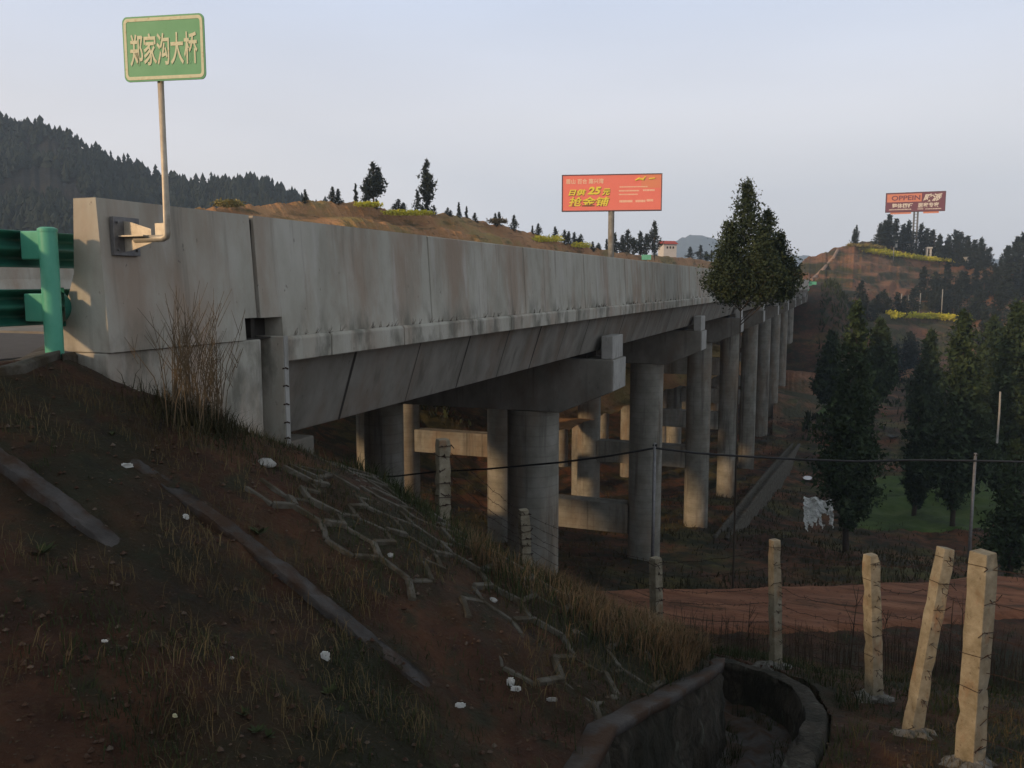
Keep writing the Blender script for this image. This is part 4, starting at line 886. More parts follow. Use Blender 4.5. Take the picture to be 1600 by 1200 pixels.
# green crop patches on the valley floor
def ground_patch(name, poly, mt, lift, lb, cat):
    pts = [on_ground(u, v) for u, v in poly]; cx_ = sum(p.x for p in pts) / len(pts); cy_ = sum(p.y for p in pts) / len(pts)
    n = len(pts); rings = 26; seg = 72; P = np.zeros((seg + 1, rings, 3))
    for i in range(seg + 1):
        t = (i % seg) / seg * n; a_ = int(t); f = t - a_; p = pts[a_ % n].lerp(pts[(a_ + 1) % n], f)
        for j in range(rings):
            r_ = (j / (rings - 1)) * (1 + 0.18 * float(fbm(i * 0.7, 0, 3, 3)) * (j / rings)); x = cx_ + (p.x - cx_) * r_; y = cy_ + (p.y - cy_) * r_
            P[i, j] = (x, y, gz(x, y) + (lift if j < rings - 1 else -0.1))
    o = grid_obj(name, P, mt); tag(o, lb, cat, kind='structure' if cat is None else 'stuff'); return o
ground_patch('grass_patch', [(1300, 770), (1340, 748), (1470, 738), (1555, 742), (1575, 790), (1500, 832), (1330, 835)], M_patch, 0.12, 'green grass patch on the valley floor between the dark trees', 'grass')
ground_patch('grass_patch', [(1262, 625), (1272, 612), (1300, 618), (1312, 655), (1290, 662)], M_patch, 0.12, 'green grass patch on the slope right of the far columns', 'grass')

# ------------------------------------------------------------------ billboards
def billboard(label, u0, u1, v0, v1, d, up_, ubase_v, poleu, rz, depth):
    c = at((u0 + u1) / 2, (v0 + v1) / 2, d); Wd = (u1 - u0) * d / FPX; Hh = (v1 - v0) * d / FPX
    pb = at(poleu, ubase_v, d); root = empty('billboard', label, 'billboard', (c.x, c.y, pb.z)); return root, c, Wd, Hh, pb
def bb_local(root, name, mb, mt, c, rz, **k):
    me = mb.mesh(name, mt, False); me.transform(Matrix.Translation(c - root.location) @ Matrix.Rotation(rz, 4, 'Z')); o = bpy.data.objects.new(name, me); COL.objects.link(o); o.parent = root
    import bmesh
    b = bmesh.new(); b.from_mesh(me); bmesh.ops.recalc_face_normals(b, faces=b.faces); b.to_mesh(me); b.free(); return o
def bb_text(root, name, s, mt, c, rz, x0, x1, z0, z1, y, shear=0.0, off=0.0, ext=0.01):
    cu = bpy.data.curves.new(name, 'FONT'); cu.body = s; cu.size = 1; cu.shear = shear; cu.offset = off; cu.extrude = ext; cu.materials.append(mt); cu.resolution_u = 3
    o = bpy.data.objects.new('tmp', cu); COL.objects.link(o); bpy.context.view_layer.update(); dg = bpy.context.evaluated_depsgraph_get()
    me = bpy.data.meshes.new_from_object(o.evaluated_get(dg)); bpy.data.objects.remove(o)
    co = [v.co.copy() for v in me.vertices]; ax, bx_ = min(p.x for p in co), max(p.x for p in co); ay, by = min(p.y for p in co), max(p.y for p in co)
    for v, p in zip(me.vertices, co): v.co = (x0 + (p.x - ax) / (bx_ - ax) * (x1 - x0), y - p.z, z0 + (p.y - ay) / (by - ay) * (z1 - z0))
    me.transform(Matrix.Translation(c - root.location) @ Matrix.Rotation(rz, 4, 'Z'))
    if not me.materials: me.materials.append(mt)
    t = bpy.data.objects.new(name, me); COL.objects.link(t); t.parent = root; return t
# first: 18 x 6 m red
rz1 = YAW + R(-8)
r1, c, Wd, Hh, pb = billboard('red roadside billboard with yellow slogan on a single tall grey pole', 879, 1032, 274, 328, 157, 0, 420, 954, rz1, 3)
f_ = lambda u, v: ((u - 955.5) / 153 * Wd, (301 - v) / 54 * Hh)
bb_local(r1, 'panel', MB().box(-Wd / 2, Wd / 2, 0, 0.35, -Hh / 2, Hh / 2), M_red, c, rz1)
fr_ = MB(); t_ = 0.16
for (x0, x1, z0, z1) in ((-Wd / 2 - t_, Wd / 2 + t_, Hh / 2, Hh / 2 + t_), (-Wd / 2 - t_, Wd / 2 + t_, -Hh / 2 - t_, -Hh / 2), (-Wd / 2 - t_, -Wd / 2, -Hh / 2 + .002, Hh / 2 - .002), (Wd / 2, Wd / 2 + t_, -Hh / 2 + .002, Hh / 2 - .002)): fr_.box(x0, x1, -0.08, 0.9, z0, z1)
bb_local(r1, 'frame', fr_, M_frame, c, rz1)
bb_local(r1, 'corner_patch', MB().box(Wd * 0.30, Wd / 2 - .01, -0.004, 0.0, Hh * 0.12, Hh / 2 - .01), mat('billboard_orange', [(0.74, 0.28, 0.14), (0.78, 0.25, 0.16)], 0.4, bump=0), c, rz1)
def T1(name, s, mt, u0, v0, u1, v1, y=-0.03, shear=0.0, off=0.0): 
    a, b = f_(u0, v1), f_(u1, v0); return bb_text(r1, name, s, mt, c, rz1, a[0], b[0], a[1], b[1], y, shear, off)
T1('lettering', '眉山 百合 嘉兴湾', M_ylet, 884, 279, 943, 287, off=0.02)
T1('slogan_outline', '日供', M_bshadow, 888.6, 296.4, 916, 306, -0.03, 0.25, 0.05)
T1('slogan', '日供', M_yel, 888, 295, 915.5, 305, -0.06, 0.25, 0.035)
T1('slogan_outline', '25', M_bshadow, 918.7, 293, 940, 304.2, -0.03, 0.25, 0.05)
T1('slogan', '25', M_yel, 918, 291.5, 939.5, 303.6, -0.06, 0.25, 0.04)
T1('slogan_outline', '元', M_bshadow, 941, 296.4, 954, 306, -0.03, 0.25, 0.05)
T1('slogan', '元', M_yel, 940.4, 294.5, 953.5, 305, -0.06, 0.25, 0.035)
T1('slogan_outline', '抢金铺', M_bshadow, 889, 308, 953, 322.5, -0.03, 0.2, 0.035)
T1('slogan', '抢金铺', M_yel, 888.5, 307, 952.5, 321.5, -0.06, 0.2, 0.015)
rgb = random.Random(2)
m = MB()
def dashes(m, u0, u1, v, h):
    u = u0
    while u < u1:
        wv_ = rgb.uniform(1.0, 2.0); a, b = f_(u, v + h / 2), f_(min(u + wv_, u1), v - h / 2); m.box(a[0], b[0], -0.02, 0.0, a[1], b[1]); u += wv_ + rgb.uniform(0.3, 0.6)
for (u0, u1, v, h) in ((968, 1011, 292.5, 1.8), (967, 998, 298.5, 2.0), (1004, 1022, 298, 2.6), (967, 996, 304, 1.8), (968, 988, 314.5, 3.4), (993, 1008, 314.5, 3.6), (1010, 1020, 313.5, 3.4)): dashes(m, u0, u1, v, h)
bb_local(r1, 'small_print', m, M_ylet, c, rz1)
m = MB()
m.tube([Vector((f_(992, 282)[0], -0.05, f_(992, 283)[1])), Vector((f_(998, 281)[0], -0.05, f_(998, 280)[1])), Vector((f_(1004, 281)[0], -0.05, f_(1004, 282)[1])), Vector((f_(1008, 278)[0], -0.05, f_(1008, 277)[1]))], [0.12, 0.22, 0.2, 0.08], 6)
m.tube([Vector((f_(1013, 281)[0], -0.05, f_(1013, 281)[1])), Vector((f_(1022, 280)[0], -0.05, f_(1022, 280)[1]))], [0.12, 0.14], 6)
bb_local(r1, 'emblem', m, M_yel, c, rz1)
pz = (Vector((0, 0.5, -Hh / 2)))
m = MB(); m.tube([(0, 0.6, -Hh / 2 - 22), (0, 0.6, -Hh / 2 + 0.2)], 0.56, 20); bb_local(r1, 'pole', m, M_col, c, rz1)
# second
rz2 = YAW + R(-24)
r2, c, Wd, Hh, pb = billboard('plum and salmon billboard on a tall pole on top of the right hill', 1388, 1472, 301, 330, 285, 0, 396, 1432, rz2, 3)
f_ = lambda u, v: ((u - 1430) / 84 * Wd, (315.5 - v) / 29 * Hh)
bb_local(r2, 'panel', MB().box(-Wd / 2, Wd / 2, 0, 0.5, -Hh / 2, Hh / 2), M_plum, c, rz2)
fr_ = MB(); t_ = 0.14
for (x0, x1, z0, z1) in ((-Wd / 2 - t_, Wd / 2 + t_, Hh / 2, Hh / 2 + t_), (-Wd / 2 - t_, Wd / 2 + t_, -Hh / 2 - t_, -Hh / 2), (-Wd / 2 - t_, -Wd / 2, -Hh / 2 + .002, Hh / 2 - .002), (Wd / 2, Wd / 2 + t_, -Hh / 2 + .002, Hh / 2 - .002)): fr_.box(x0, x1, -0.08, 0.9, z0, z1)
bb_local(r2, 'frame', fr_, M_frame, c, rz2)
a, b = f_(1389.5, 315), f_(1439, 302.5)
bb_local(r2, 'salmon_field', MB().box(a[0], b[0], -0.04, -0.002, a[1], b[1]), M_sal, c, rz2)
def T2(name, s, mt, u0, v0, u1, v1, y=-0.08, shear=0.0, off=0.0):
    a, b = f_(u0, v1), f_(u1, v0); return bb_text(r2, name, s, mt, c, rz2, a[0], b[0], a[1], b[1], y, shear, off, 0.02)
T2('lettering', 'OPPEIN', M_plum, 1396, 305, 1437, 312.5, off=0.02)
T2('lettering', '欧派', M_wlet, 1441, 303.5, 1468, 315.5, shear=0.3, off=0.035)
T2('lettering', '整体橱柜', M_wlet, 1397, 317, 1427, 324.5, off=0.03)
T2('lettering', '居家专家', M_wlet, 1434, 317, 1464, 324.5, off=0.03)
m = MB()
for (u0, u1, v, h) in ((1393, 1425, 326.5, 1.4), (1434, 1442, 326.5, 1.4), (1445, 1467, 326.8, 1.4)): dashes(m, u0, u1, v, h)
bb_local(r2, 'small_print', m, M_wlet, c, rz2)
m = MB()
for u0, u1 in ((1395, 1425), (1442, 1464)):
    a, b = f_(u0, 333.5), f_(u1, 330.4); m.box(a[0], b[0], 0.1, 0.2, a[1], b[1])
bb_local(r2, 'hanging_banner', m, M_sal, c, rz2)
m = MB()
for dx in (-0.75, 0.35): m.tube([(f_(1433, 0)[0] + dx, 0.5, -Hh / 2 - 15), (f_(1433, 0)[0] + dx, 0.5, -Hh / 2)], 0.28, 10)
for q in range(14): z_ = -Hh / 2 - 14 + q; m.box(f_(1433, 0)[0] - 0.75, f_(1433, 0)[0] + 0.35, 0.42, 0.58, z_, z_ + 0.15)
bb_local(r2, 'pole', m, M_galvd, c, rz2)

# ------------------------------------------------------------------ small far things
d = 200; hc = at(1047, 392, d); hs = empty('house', 'small white house with a red roof beyond the orange hill crest', 'house', (hc.x, hc.y, hc.z))
Mh = Matrix.Translation(hc) @ Matrix.Rotation(YAW + R(15), 4, 'Z'); wpx = d / FPX
MB().box(-11 * wpx, 11 * wpx, 0, 3, -2, 10.5 * wpx, M=Mh).build('wall', M_wallw, hs)
m = MB(); e = 13 * wpx; zt = 10.5 * wpx
m.add([Mh @ Vector(p) for p in ((-e, -0.4, zt), (e, -0.4, zt), (e, 3.4, zt), (-e, 3.4, zt), (-e, 1.5, zt + 0.8), (e, 1.5, zt + 0.8))], [(0, 1, 5, 4), (2, 3, 4, 5), (0, 4, 3), (1, 2, 5), (0, 3, 2, 1)]); m.build('roof', M_roofr, hs)
m = MB()
for q in (-6, -1, 4): MB().box(q * wpx, (q + 2.5) * wpx, -0.03, -0.003, 3.5 * wpx, 7 * wpx, M=Mh).build('window', M_dark, hs)
def small_sign(u, v, w_, h_, d, mt, lb, pole=True):
    c = at(u, v, d); root = empty('road_sign', lb, 'sign', (c.x, c.y, c.z - 2.5)); Mh = Matrix.Translation(c) @ Matrix.Rotation(YAW + R(-20), 4, 'Z'); s = d / FPX
    MB().box(-w_ / 2 * s, w_ / 2 * s, 0, 0.06, -h_ / 2 * s, h_ / 2 * s, M=Mh).build('panel', mt, root, bevel=0.02)
    MB().tube([c + Vector((0, 0.15, -h_ / 2 * s - 3)), c + Vector((0, 0.15, 0))], 0.05, 8).build('pole', M_galvd, root)
small_sign(1010, 402, 15, 8, 140, M_green, 'small green road sign behind the parapet below the conifer grove')
small_sign(1270, 443, 11, 6, 182, M_green, 'tiny green sign at the far end of the bridge')
gx = empty('guardrail', 'distant pale green guardrail leading off the far end of the bridge', 'guardrail', (-6.2, YEND + 1, -0.5))
wbeam(-6.4, YEND + 0.2, YEND + 22, 0.2).build('rail', M_green, gx, recalc=False)
for q in range(5): MB().tube([(-6.3, YEND + 1 + q * 5, -1.2), (-6.3, YEND + 1 + q * 5, 0.4)], 0.07, 8).build('post', M_green, gx)
# light stone-edged gully running down the hill with posts
gp = [on_mesh_hill(RHi, u, v) for u, v in ((1268, 440), (1277, 431), (1286, 421), (1294, 411), (1302, 402), (1309, 392))]
m = MB(); m.tube([p + Vector((0, 0, 0.05)) for p in gp], 0.45, 6); o = m.build('hill_steps', M_sal if False else M_kerb); 
o.data.materials[0] = mat('pinkish_stone', [(0.26, 0.17, 0.12), (0.36, 0.26, 0.2)], 1.0); tag(o, 'pale pinkish stone steps climbing the left flank of the red hill', 'steps')
wp = [(1408, 461, 484), (1419, 461, 474), (1437, 458, 489), (1471, 452, 491), (1376, 478, 488), (1396, 386, 406)]
wl = ['short pale pole left of the middle one above the yellow strip', 'smaller pale pole second from the left above the yellow strip', 'pale pole third from the left above the yellow strip', 'tallest pale pole, rightmost above the yellow strip', 'stubby pale post at the left end of the yellow strip', 'pale pole standing in the field below the right billboard']
for (u, v0, v1), lb in zip(wp, wl):
    p = on_mesh_hill(RHi, u, v1); d = p.dot(fwd); H = (v1 - v0) * d / FPX
    o = MB().tube([p + Vector((0, 0, -0.5)), p + Vector((0, 0, H))], [0.13, 0.10], 8).build('pale_pole', M_pale, None, smooth=True); tag(o, lb, 'pole', 'pale poles on the red hill')
# pale boxes (tombs) on the hill top
for (u, v, w_, h_), lb in zip(((1401, 379, 3, 5), (1420, 383, 5, 4), (1452, 391, 8, 10), (1511, 404, 5, 5)), ('tiny white tomb under the hilltop conifers, left of the billboard pole', 'small white tomb just left of the billboard pole base', 'white arched tomb just right of the billboard pole base', 'white tomb among the conifers furthest right on the red hill')):
    p = crest_pt(RHi, u); d = p.dot(fwd) - 6; c = at(u, v, d); s = d / FPX; Mh = Matrix.Translation(c) @ Matrix.Rotation(YAW, 4, 'Z')
    root = empty('tomb', lb, 'tomb', (c.x, c.y, c.z - h_ / 2 * s), 'white tombs on the hilltop')
    m = MB()
    if w_ == 8: m.box(-w_ / 2 * s, -w_ / 5 * s, 0, 1, -h_ / 2 * s - 1, h_ / 4 * s, M=Mh); m.box(w_ / 5 * s, w_ / 2 * s, 0, 1, -h_ / 2 * s - 1, h_ / 4 * s, M=Mh)
    else: m.box(-w_ / 2 * s, w_ / 2 * s, 0, 1, -h_ / 2 * s - 1, h_ / 4 * s, M=Mh)
    m.build('body', M_wallw, root, bevel=0.05)
    MB().box(-w_ * 0.6 * s, w_ * 0.6 * s, -0.2, 1.2, h_ / 4 * s + 0.003, h_ / 2 * s, M=Mh).build('cap', M_wallw, root, bevel=0.05)
# white sheet in the valley
def sheet_valley():
    d = 50.0; nu_, nv_ = 40, 44; P = np.zeros((nu_, nv_, 3)); rs = np.random.RandomState(1)
    for i in range(nu_):
        for j in range(nv_):
            u = 1256 + 46 * i / (nu_ - 1); v = 775 + 2 * math.sin(i * 0.3) + 52 * j / (nv_ - 1) + 8 * i / nu_
            dd = d - 1.6 * j / nv_ + 0.22 * float(fbm(i * 0.5, j * 0.5, 2.0, 3)); P[i, j] = at(u + 1.5 * float(fbm(j * 1.0, 3, 2, 2)) * 2, v, dd)
    keep = [[True] * nv_ for _ in range(nu_)]
    m = MB(); m.v = [tuple(p) for p in P.reshape(-1, 3)]
    for i in range(nu_ - 1):
        for j in range(nv_ - 1):
            hole = ((i - 28) / 5) ** 2 + ((j - 24) / 8) ** 2 < 1 + float(fbm(i, j, 3, 3)) * 1.2
            edge = j > 33 + 14 * float(fbm(i * 1.0, 0, 2.5, 3)) + (3 if i < 15 or i > 30 else -4)
            if hole or edge: continue
            m.f.append((i * nv_ + j, i * nv_ + j + 1, (i + 1) * nv_ + j + 1, (i + 1) * nv_ + j)); m.m.append(0)
    o = m.build('plastic_sheet', M_white, None, recalc=False); o.modifiers.new('t', 'SOLIDIFY').thickness = 0.02
    tag(o, 'torn white plastic sheet hung over frames on the valley floor by a dark tree', 'sheet')
sheet_valley()
# tall white stake near right edge
c0 = at(1563, 612, 48); o = MB().tube([c0 + Vector((0, 0, -2.9)), c0 + Vector((0.02, 0, -1.3)), c0], [0.06, 0.055, 0.05], 8).build('white_stake', M_pale); tag(o, 'thin white stake standing against dark trees at the right edge', 'stake')
# concrete drain on the far slope
dp = [on_ground(1126, 842), on_ground(1244, 694)]
m = MB(); n = 60; P = np.zeros((n, 8, 3))
for i in range(n):
    t = i / (n - 1); u = 1124 + 120 * t; v = 848 - 154 * t
    q = dp[0].lerp(dp[1], t); q.z += 0.10 + 0.25 * math.sin(math.pi * t)
    dirv = (dp[1] - dp[0]).normalized(); sd = dirv.cross(Vector((0, 0, 1))).normalized()
    for j, (o_, z_) in enumerate(((-0.46, -3), (-0.45, 0.0), (-0.30, 0.0), (-0.26, -0.35), (0.16, -0.35), (0.20, 0.0), (0.45, 0.0), (0.46, -3))): p = q + sd * o_; P[i, j] = (p.x, p.y, p.z + z_)
o = grid_obj('slope_drain', P, M_lat, None); tag(o, 'straight concrete drain running up the red slope beside the bridge columns', 'drain')
# shiny wet streaks
for (u, v, w_, lb) in ((1262, 749, 7, 'thin shallow puddle on the valley floor above the white sheet'), (1395, 683, 8, 'tiny puddle on the valley floor between dark trees')):
    p = on_ground(u, v); s = p.dot(fwd) / FPX
    m = MB(); n = 18; m.add([(p.x + math.cos(2 * math.pi * k / n) * w_ * s * (1 + 0.2 * math.sin(3 * k)), p.y + math.sin(2 * math.pi * k / n) * 0.9, p.z + 0.15) for k in range(n)], [tuple(range(n))]); o = m.build('puddle', M_water, recalc=False); tag(o, kind='structure')

# ------------------------------------------------------------------ litter and stones
def crumple(name, u, v, w_, h_, lb, cat, mt, seed, lift=0.0):
    p = on_ground(u, v); s = p.dot(fwd) / FPX; rs = np.random.RandomState(seed); n = 7; m = MB(); vs = []
    for i in range(n):
        for j in range(n):
            a = (i / (n - 1) - 0.5) * w_ * s; b = (j / (n - 1) - 0.5) * h_ * s * 1.3
            q = p + rgt * a + upv * b * 0.75 - fwd * (0.03 + b * 0.3) + Vector((0, 0, 0.02)) + Vector(rs.randn(3) * 0.025 * w_ * s)
            vs.append(q)
    fs = [(i * n + j, (i + 1) * n + j, (i + 1) * n + j + 1, i * n + j + 1) for i in range(n - 1) for j in range(n - 1) if not ((i in (0, n - 2)) and (j in (0, n - 2)))]
    m.add(vs, fs); o = m.build(name, mt, None, smooth=False, recalc=False); o.modifiers.new('s', 'SOLIDIFY').thickness = 0.004; tag(o, lb, cat, 'white litter on the slope'); return o
crumple('paper_scrap', 510, 1028, 14, 17, 'upright white paper scrap on red soil below the long kerb', 'litter', M_white, 1)
crumple('paper_scrap', 798, 1068, 12, 16, 'brightest white crumpled scrap, boot shaped, low on the slope', 'litter', M_white, 2)
crumple('paper_scrap', 806, 1078, 16, 9, 'white flap lying against the boot shaped scrap', 'litter', M_white, 12)
crumple('paper_scrap', 720, 1104, 16, 9, 'flat white scrap left of and below the boot shaped one', 'litter', M_white, 3)
crumple('paper_scrap', 168, 1005, 10, 4, 'thin white scrap on dark soil at lower left', 'litter', M_white, 4)
crumple('paper_scrap', 365, 1031, 7, 4, 'tiny white scrap between the lower left scrap and the upright one', 'litter', M_white, 5)
crumple('paper_scrap', 293, 811, 9, 9, 'small white scrap on the lower edge of the long kerb', 'litter', M_white, 6)
crumple('paper_scrap', 202, 731, 18, 7, 'long white scrap on top of the long kerb', 'litter', M_white, 7)
crumple('paper_scrap', 862, 1095, 16, 7, 'greyish crumpled scrap near the ditch wall', 'litter', M_pale, 8)
crumple('paper_scrap', 277, 1121, 7, 7, 'yellowish scrap near the bottom of the slope', 'litter', M_signw, 9)
def stone_mesh(seed, r):
    import bmesh
    b = bmesh.new(); bmesh.ops.create_icosphere(b, subdivisions=2, radius=r); rg = random.Random(seed); k = Vector((rg.uniform(.8, 1.4), rg.uniform(.7, 1.1), rg.uniform(.45, .8)))
    for v in b.verts:
        n = v.co.normalized(); f = 1 + 0.35 * float(fbm(n.x * 2 + seed, n.y * 2 + n.z, 1, 2)); v.co = Vector((v.co.x * k.x, v.co.y * k.y, v.co.z * k.z)) * f
    return b
for i, (u, v, wpx_, mt, lb) in enumerate(((416, 724, 13, M_pale, 'whitish stone lying below the abutment pillar'), (610, 868, 6, M_pale, 'small pale stone in the grass between lattice ribs'), (516, 1030, 0, None, ''), (517, 986, 8, M_stone, 'grey stone half buried below the long kerb'), (770, 938, 8, M_pale, 'pale flat stone chip near the lower lattice'))):
    if not mt: continue
    p = on_ground(u, v); b = stone_mesh(i, wpx_ * p.dot(fwd) / FPX); me = bpy.data.meshes.new('stone'); b.to_mesh(me); b.free(); me.materials.append(mt)
    o = bpy.data.objects.new('stone', me); COL.objects.link(o); o.location = p; tag(o, lb, 'stone', 'single stones on the slope')
# gravel and clods
rs = np.random.RandomState(9); V = []; F = []
ico = [(0, 0, 1), (0.9, 0, 0.1), (0.2, 0.85, 0), (-0.75, 0.5, 0.1), (-0.7, -0.55, 0), (0.3, -0.85, 0.1), (0, 0, -0.6)]; ifc = [(0, 1, 2), (0, 2, 3), (0, 3, 4), (0, 4, 5), (0, 5, 1), (6, 2, 1), (6, 3, 2), (6, 4, 3), (6, 5, 4), (6, 1, 5)]
for k in range(9000):
    d = 3.2 + 11 * rs.rand() ** 1.4; lat = rs.uniform(-0.62, 0.62) * d; p = fwd * 0; x = -math.sin(YAW) * d + math.cos(YAW) * lat; y = math.cos(YAW) * d + math.sin(YAW) * lat
    if y < 2 or x < -6.2: continue
    s = 0.006 + 0.022 * rs.rand() ** 4; z = gz(x, y); o = len(V); j = rs.uniform(0.6, 1.3, (7, 3))
    V += [(x + a * s * q[0], y + b * s * q[1], z + s * 0.3 + c_ * s * q[2] * 0.7) for (a, b, c_), q in zip(ico, j)]; F += [tuple(i + o for i in f) for f in ifc]
me = bpy.data.meshes.new('gravel'); me.from_pydata(V, [], F); me.materials.append(M_stone); me.update(); tag(link('gravel', me), 'small stones and clods scattered over the clay slope', 'gravel', kind='stuff')

# ------------------------------------------------------------------ grass, weeds, stems
def blades(name, pts, hmin, hmax, width, lean, mt, label, cat, seed, kind='stuff'):
    rs = np.random.RandomState(seed); n = len(pts); P = np.array(pts); h = rs.uniform(hmin, hmax, n); az = rs.uniform(0, 2 * np.pi, n); ln = rs.uniform(0.1, 1, n) * lean
    dx = np.cos(az); dy = np.sin(az); w_ = width * rs.uniform(0.6, 1.4, n); a2 = rs.uniform(0, 2 * np.pi, n); wx_, wy_ = np.cos(a2) * w_, np.sin(a2) * w_
    b0 = P + np.stack([-wx_, -wy_, 0 * h - 0.02], 1); b1 = P + np.stack([wx_, wy_, 0 * h - 0.02], 1)
    m_ = P + np.stack([dx * ln * h * 0.35, dy * ln * h * 0.35, h * 0.55], 1); m0 = m_ + np.stack([-wx_, -wy_, 0 * h], 1) * 0.7; m1 = m_ + np.stack([wx_, wy_, 0 * h], 1) * 0.7
    tp = P + np.stack([dx * ln * h, dy * ln * h, h * (1 - 0.35 * ln)], 1)
    V = np.stack([b0, b1, m0, m1, tp], 1).reshape(-1, 3); i = np.arange(n)[:, None] * 5
    me = bpy.data.meshes.new(name); me.vertices.add(n * 5); me.vertices.foreach_set('co', V.reshape(-1).astype(np.float32))
    q = np.concatenate([i + 0, i + 1, i + 3, i + 2, i + 2, i + 3, i + 4], 1).reshape(-1)
    me.loops.add(n * 7); me.loops.foreach_set('vertex_index', q.astype(np.int32)); me.polygons.add(n * 2)
    ls = (np.arange(n)[:, None] * 7 + np.array([0, 4])).reshape(-1); lt = np.tile([4, 3], n)
    me.polygons.foreach_set('loop_start', ls.astype(np.int32)); me.polygons.foreach_set('loop_total', lt.astype(np.int32)); me.materials.append(mt); me.update(calc_edges=True)
    o = link(name, me); tag(o, label, cat, kind=kind); return o
def scatter(n, dmin, dmax, maskfn, seed, pw=1.3, lat=0.64):
    rs = np.random.RandomState(seed); d = dmin + (dmax - dmin) * rs.rand(n) ** pw; l = rs.uniform(-lat, lat, n) * d
    x = -math.sin(YAW) * d + math.cos(YAW) * l; y = math.cos(YAW) * d + math.sin(YAW) * l; k = maskfn(x, y, rs); x, y = x[k], y[k]
    return np.stack([x, y, ground(x, y)], 1)
def nr(x, y): r = cone_r(x, y) - toe_r(x, y); return (r < -0.1) | (r > 1.3)
on_emb = lambda x, y: (x > -6.15) & (y > 1.6) & nr(x, y) & (np.abs(y - 4.82) > 0.11) & (np.abs(y - 4.0) > 0.11)
g1 = scatter(70000, 3.0, 14, lambda x, y, rs: on_emb(x, y) & (fbm(x, y, 0.9, 4) + 0.25 * sstep(5, 8, y) + rs.uniform(-.15, .15, x.shape) > 0.08), 21)
blades('grass', g1, 0.03, 0.10, 0.0028, 1.0, M_ggrass, 'short dark green grass and moss over the clay slope', 'grass', 1)
g2 = scatter(52000, 3.0, 14, lambda x, y, rs: on_emb(x, y) & (fbm(x + 9, y, 0.7, 4) + 0.15 * sstep(4, 8, y) + rs.uniform(-.15, .15, x.shape) > 0.17), 22)
blades('dry_grass', g2, 0.05, 0.17, 0.0022, 1.1, M_grass, 'straw coloured dry grass tufts on the slope', 'grass', 2)
# brushy dry grass on the right shoulder of the cone
def brush_mask(x, y, rs):
    ph = np.degrees(np.arctan2(y - CY, x - CX)); r = cone_r(x, y); return (x > CX) & (y > CY) & (ph > 32) & (ph < 85) & (r > 4.3 - 0.6 * fbm(x, y, 1, 2)) & (r < toe_r(x, y) - 0.12) & (rs.rand(len(x)) < 0.95)
def cone_scatter(n, r0, r1, p0, p1, th, seed):
    rs = np.random.RandomState(seed); r = rs.uniform(r0, r1, n); ph = np.radians(rs.uniform(p0, p1, n)); x = CX + r * np.cos(ph); y = CY + r * np.sin(ph)
    edge = sstep(r0, r0 + 1.2, r) * sstep(p0, p0 + 14, np.degrees(ph)); k = (fbm(x, y, 0.7, 4) + rs.uniform(-.25, .25, n) + 0.5 * edge > th) & (r < toe_r(x, y) - 0.06); x, y = x[k], y[k]
    return np.stack([x, y, ground(x, y)], 1)
g3 = cone_scatter(75000, 3.6, 6.2, 10, 88, 0.30, 23)
blades('dry_brush', g3, 0.08, 0.30, 0.003, 0.9, M_brush, 'thick brown dry brush on the right shoulder of the cone slope', 'grass', 3)
g4 = cone_scatter(13000, 3.0, 6.2, 5, 88, 0.25, 24)
blades('dark_brush', g4, 0.08, 0.28, 0.004, 0.8, M_ggrass, 'dark green weeds among the dry brush', 'grass', 4)
rs = np.random.RandomState(33); gd = []
for k in range(9000):
    s_ = rs.uniform(-2.5, 7); o_ = rs.choice([rs.uniform(-0.25, 0.0), rs.uniform(0.05, 0.3), rs.uniform(0.6, 0.85), rs.uniform(1.08, 1.5)]); x, y = ringpt(s_, o_)
    if float(fbm(x, y, 0.6, 3)) < 0.0: continue
    z = z_top(s_, x, y) if o_ < 0 else (z_fl(s_, x, y) + 0.02 if o_ < 1 else gz(x, y)); gd.append((x, y, z))
blades('ditch_weeds', gd, 0.04, 0.22, 0.0035, 0.9, M_ggrass, 'dark weeds in the ditch and along both its edges', 'weeds', 14)
# fallen leaves and twigs
rs = np.random.RandomState(41); V = []; F = []
for k in range(9000):
    d = 3.0 + 10 * rs.rand() ** 1.4; lat = rs.uniform(-0.63, 0.63) * d; x = -math.sin(YAW) * d + math.cos(YAW) * lat; y = math.cos(YAW) * d + math.sin(YAW) * lat
    if y < 1.8 or x < -6.1 or not nr(x, y): continue
    z = gz(x, y) + 0.012; a = rs.uniform(0, 6.28); l = rs.uniform(0.004, 0.016); w_ = l * (0.5 if k % 3 else 0.08); l *= 1 if k % 3 else 2.5; c_, s_ = math.cos(a), math.sin(a); o = len(V)
    V += [(x - c_ * l, y - s_ * l, z - l * 0.3 * c_), (x - s_ * w_, y + c_ * w_, z + 0.008), (x + c_ * l, y + s_ * l, z + l * 0.2), (x + s_ * w_, y - c_ * w_, z + 0.004)]; F.append((o, o + 1, o + 2, o + 3))
me = bpy.data.meshes.new('leaf_litter'); me.from_pydata(V, [], F); me.materials.append(M_litter); me.update(); tag(link('leaf_litter', me), 'brown fallen leaves and bits of straw over the clay slope', 'leaves', kind='stuff')
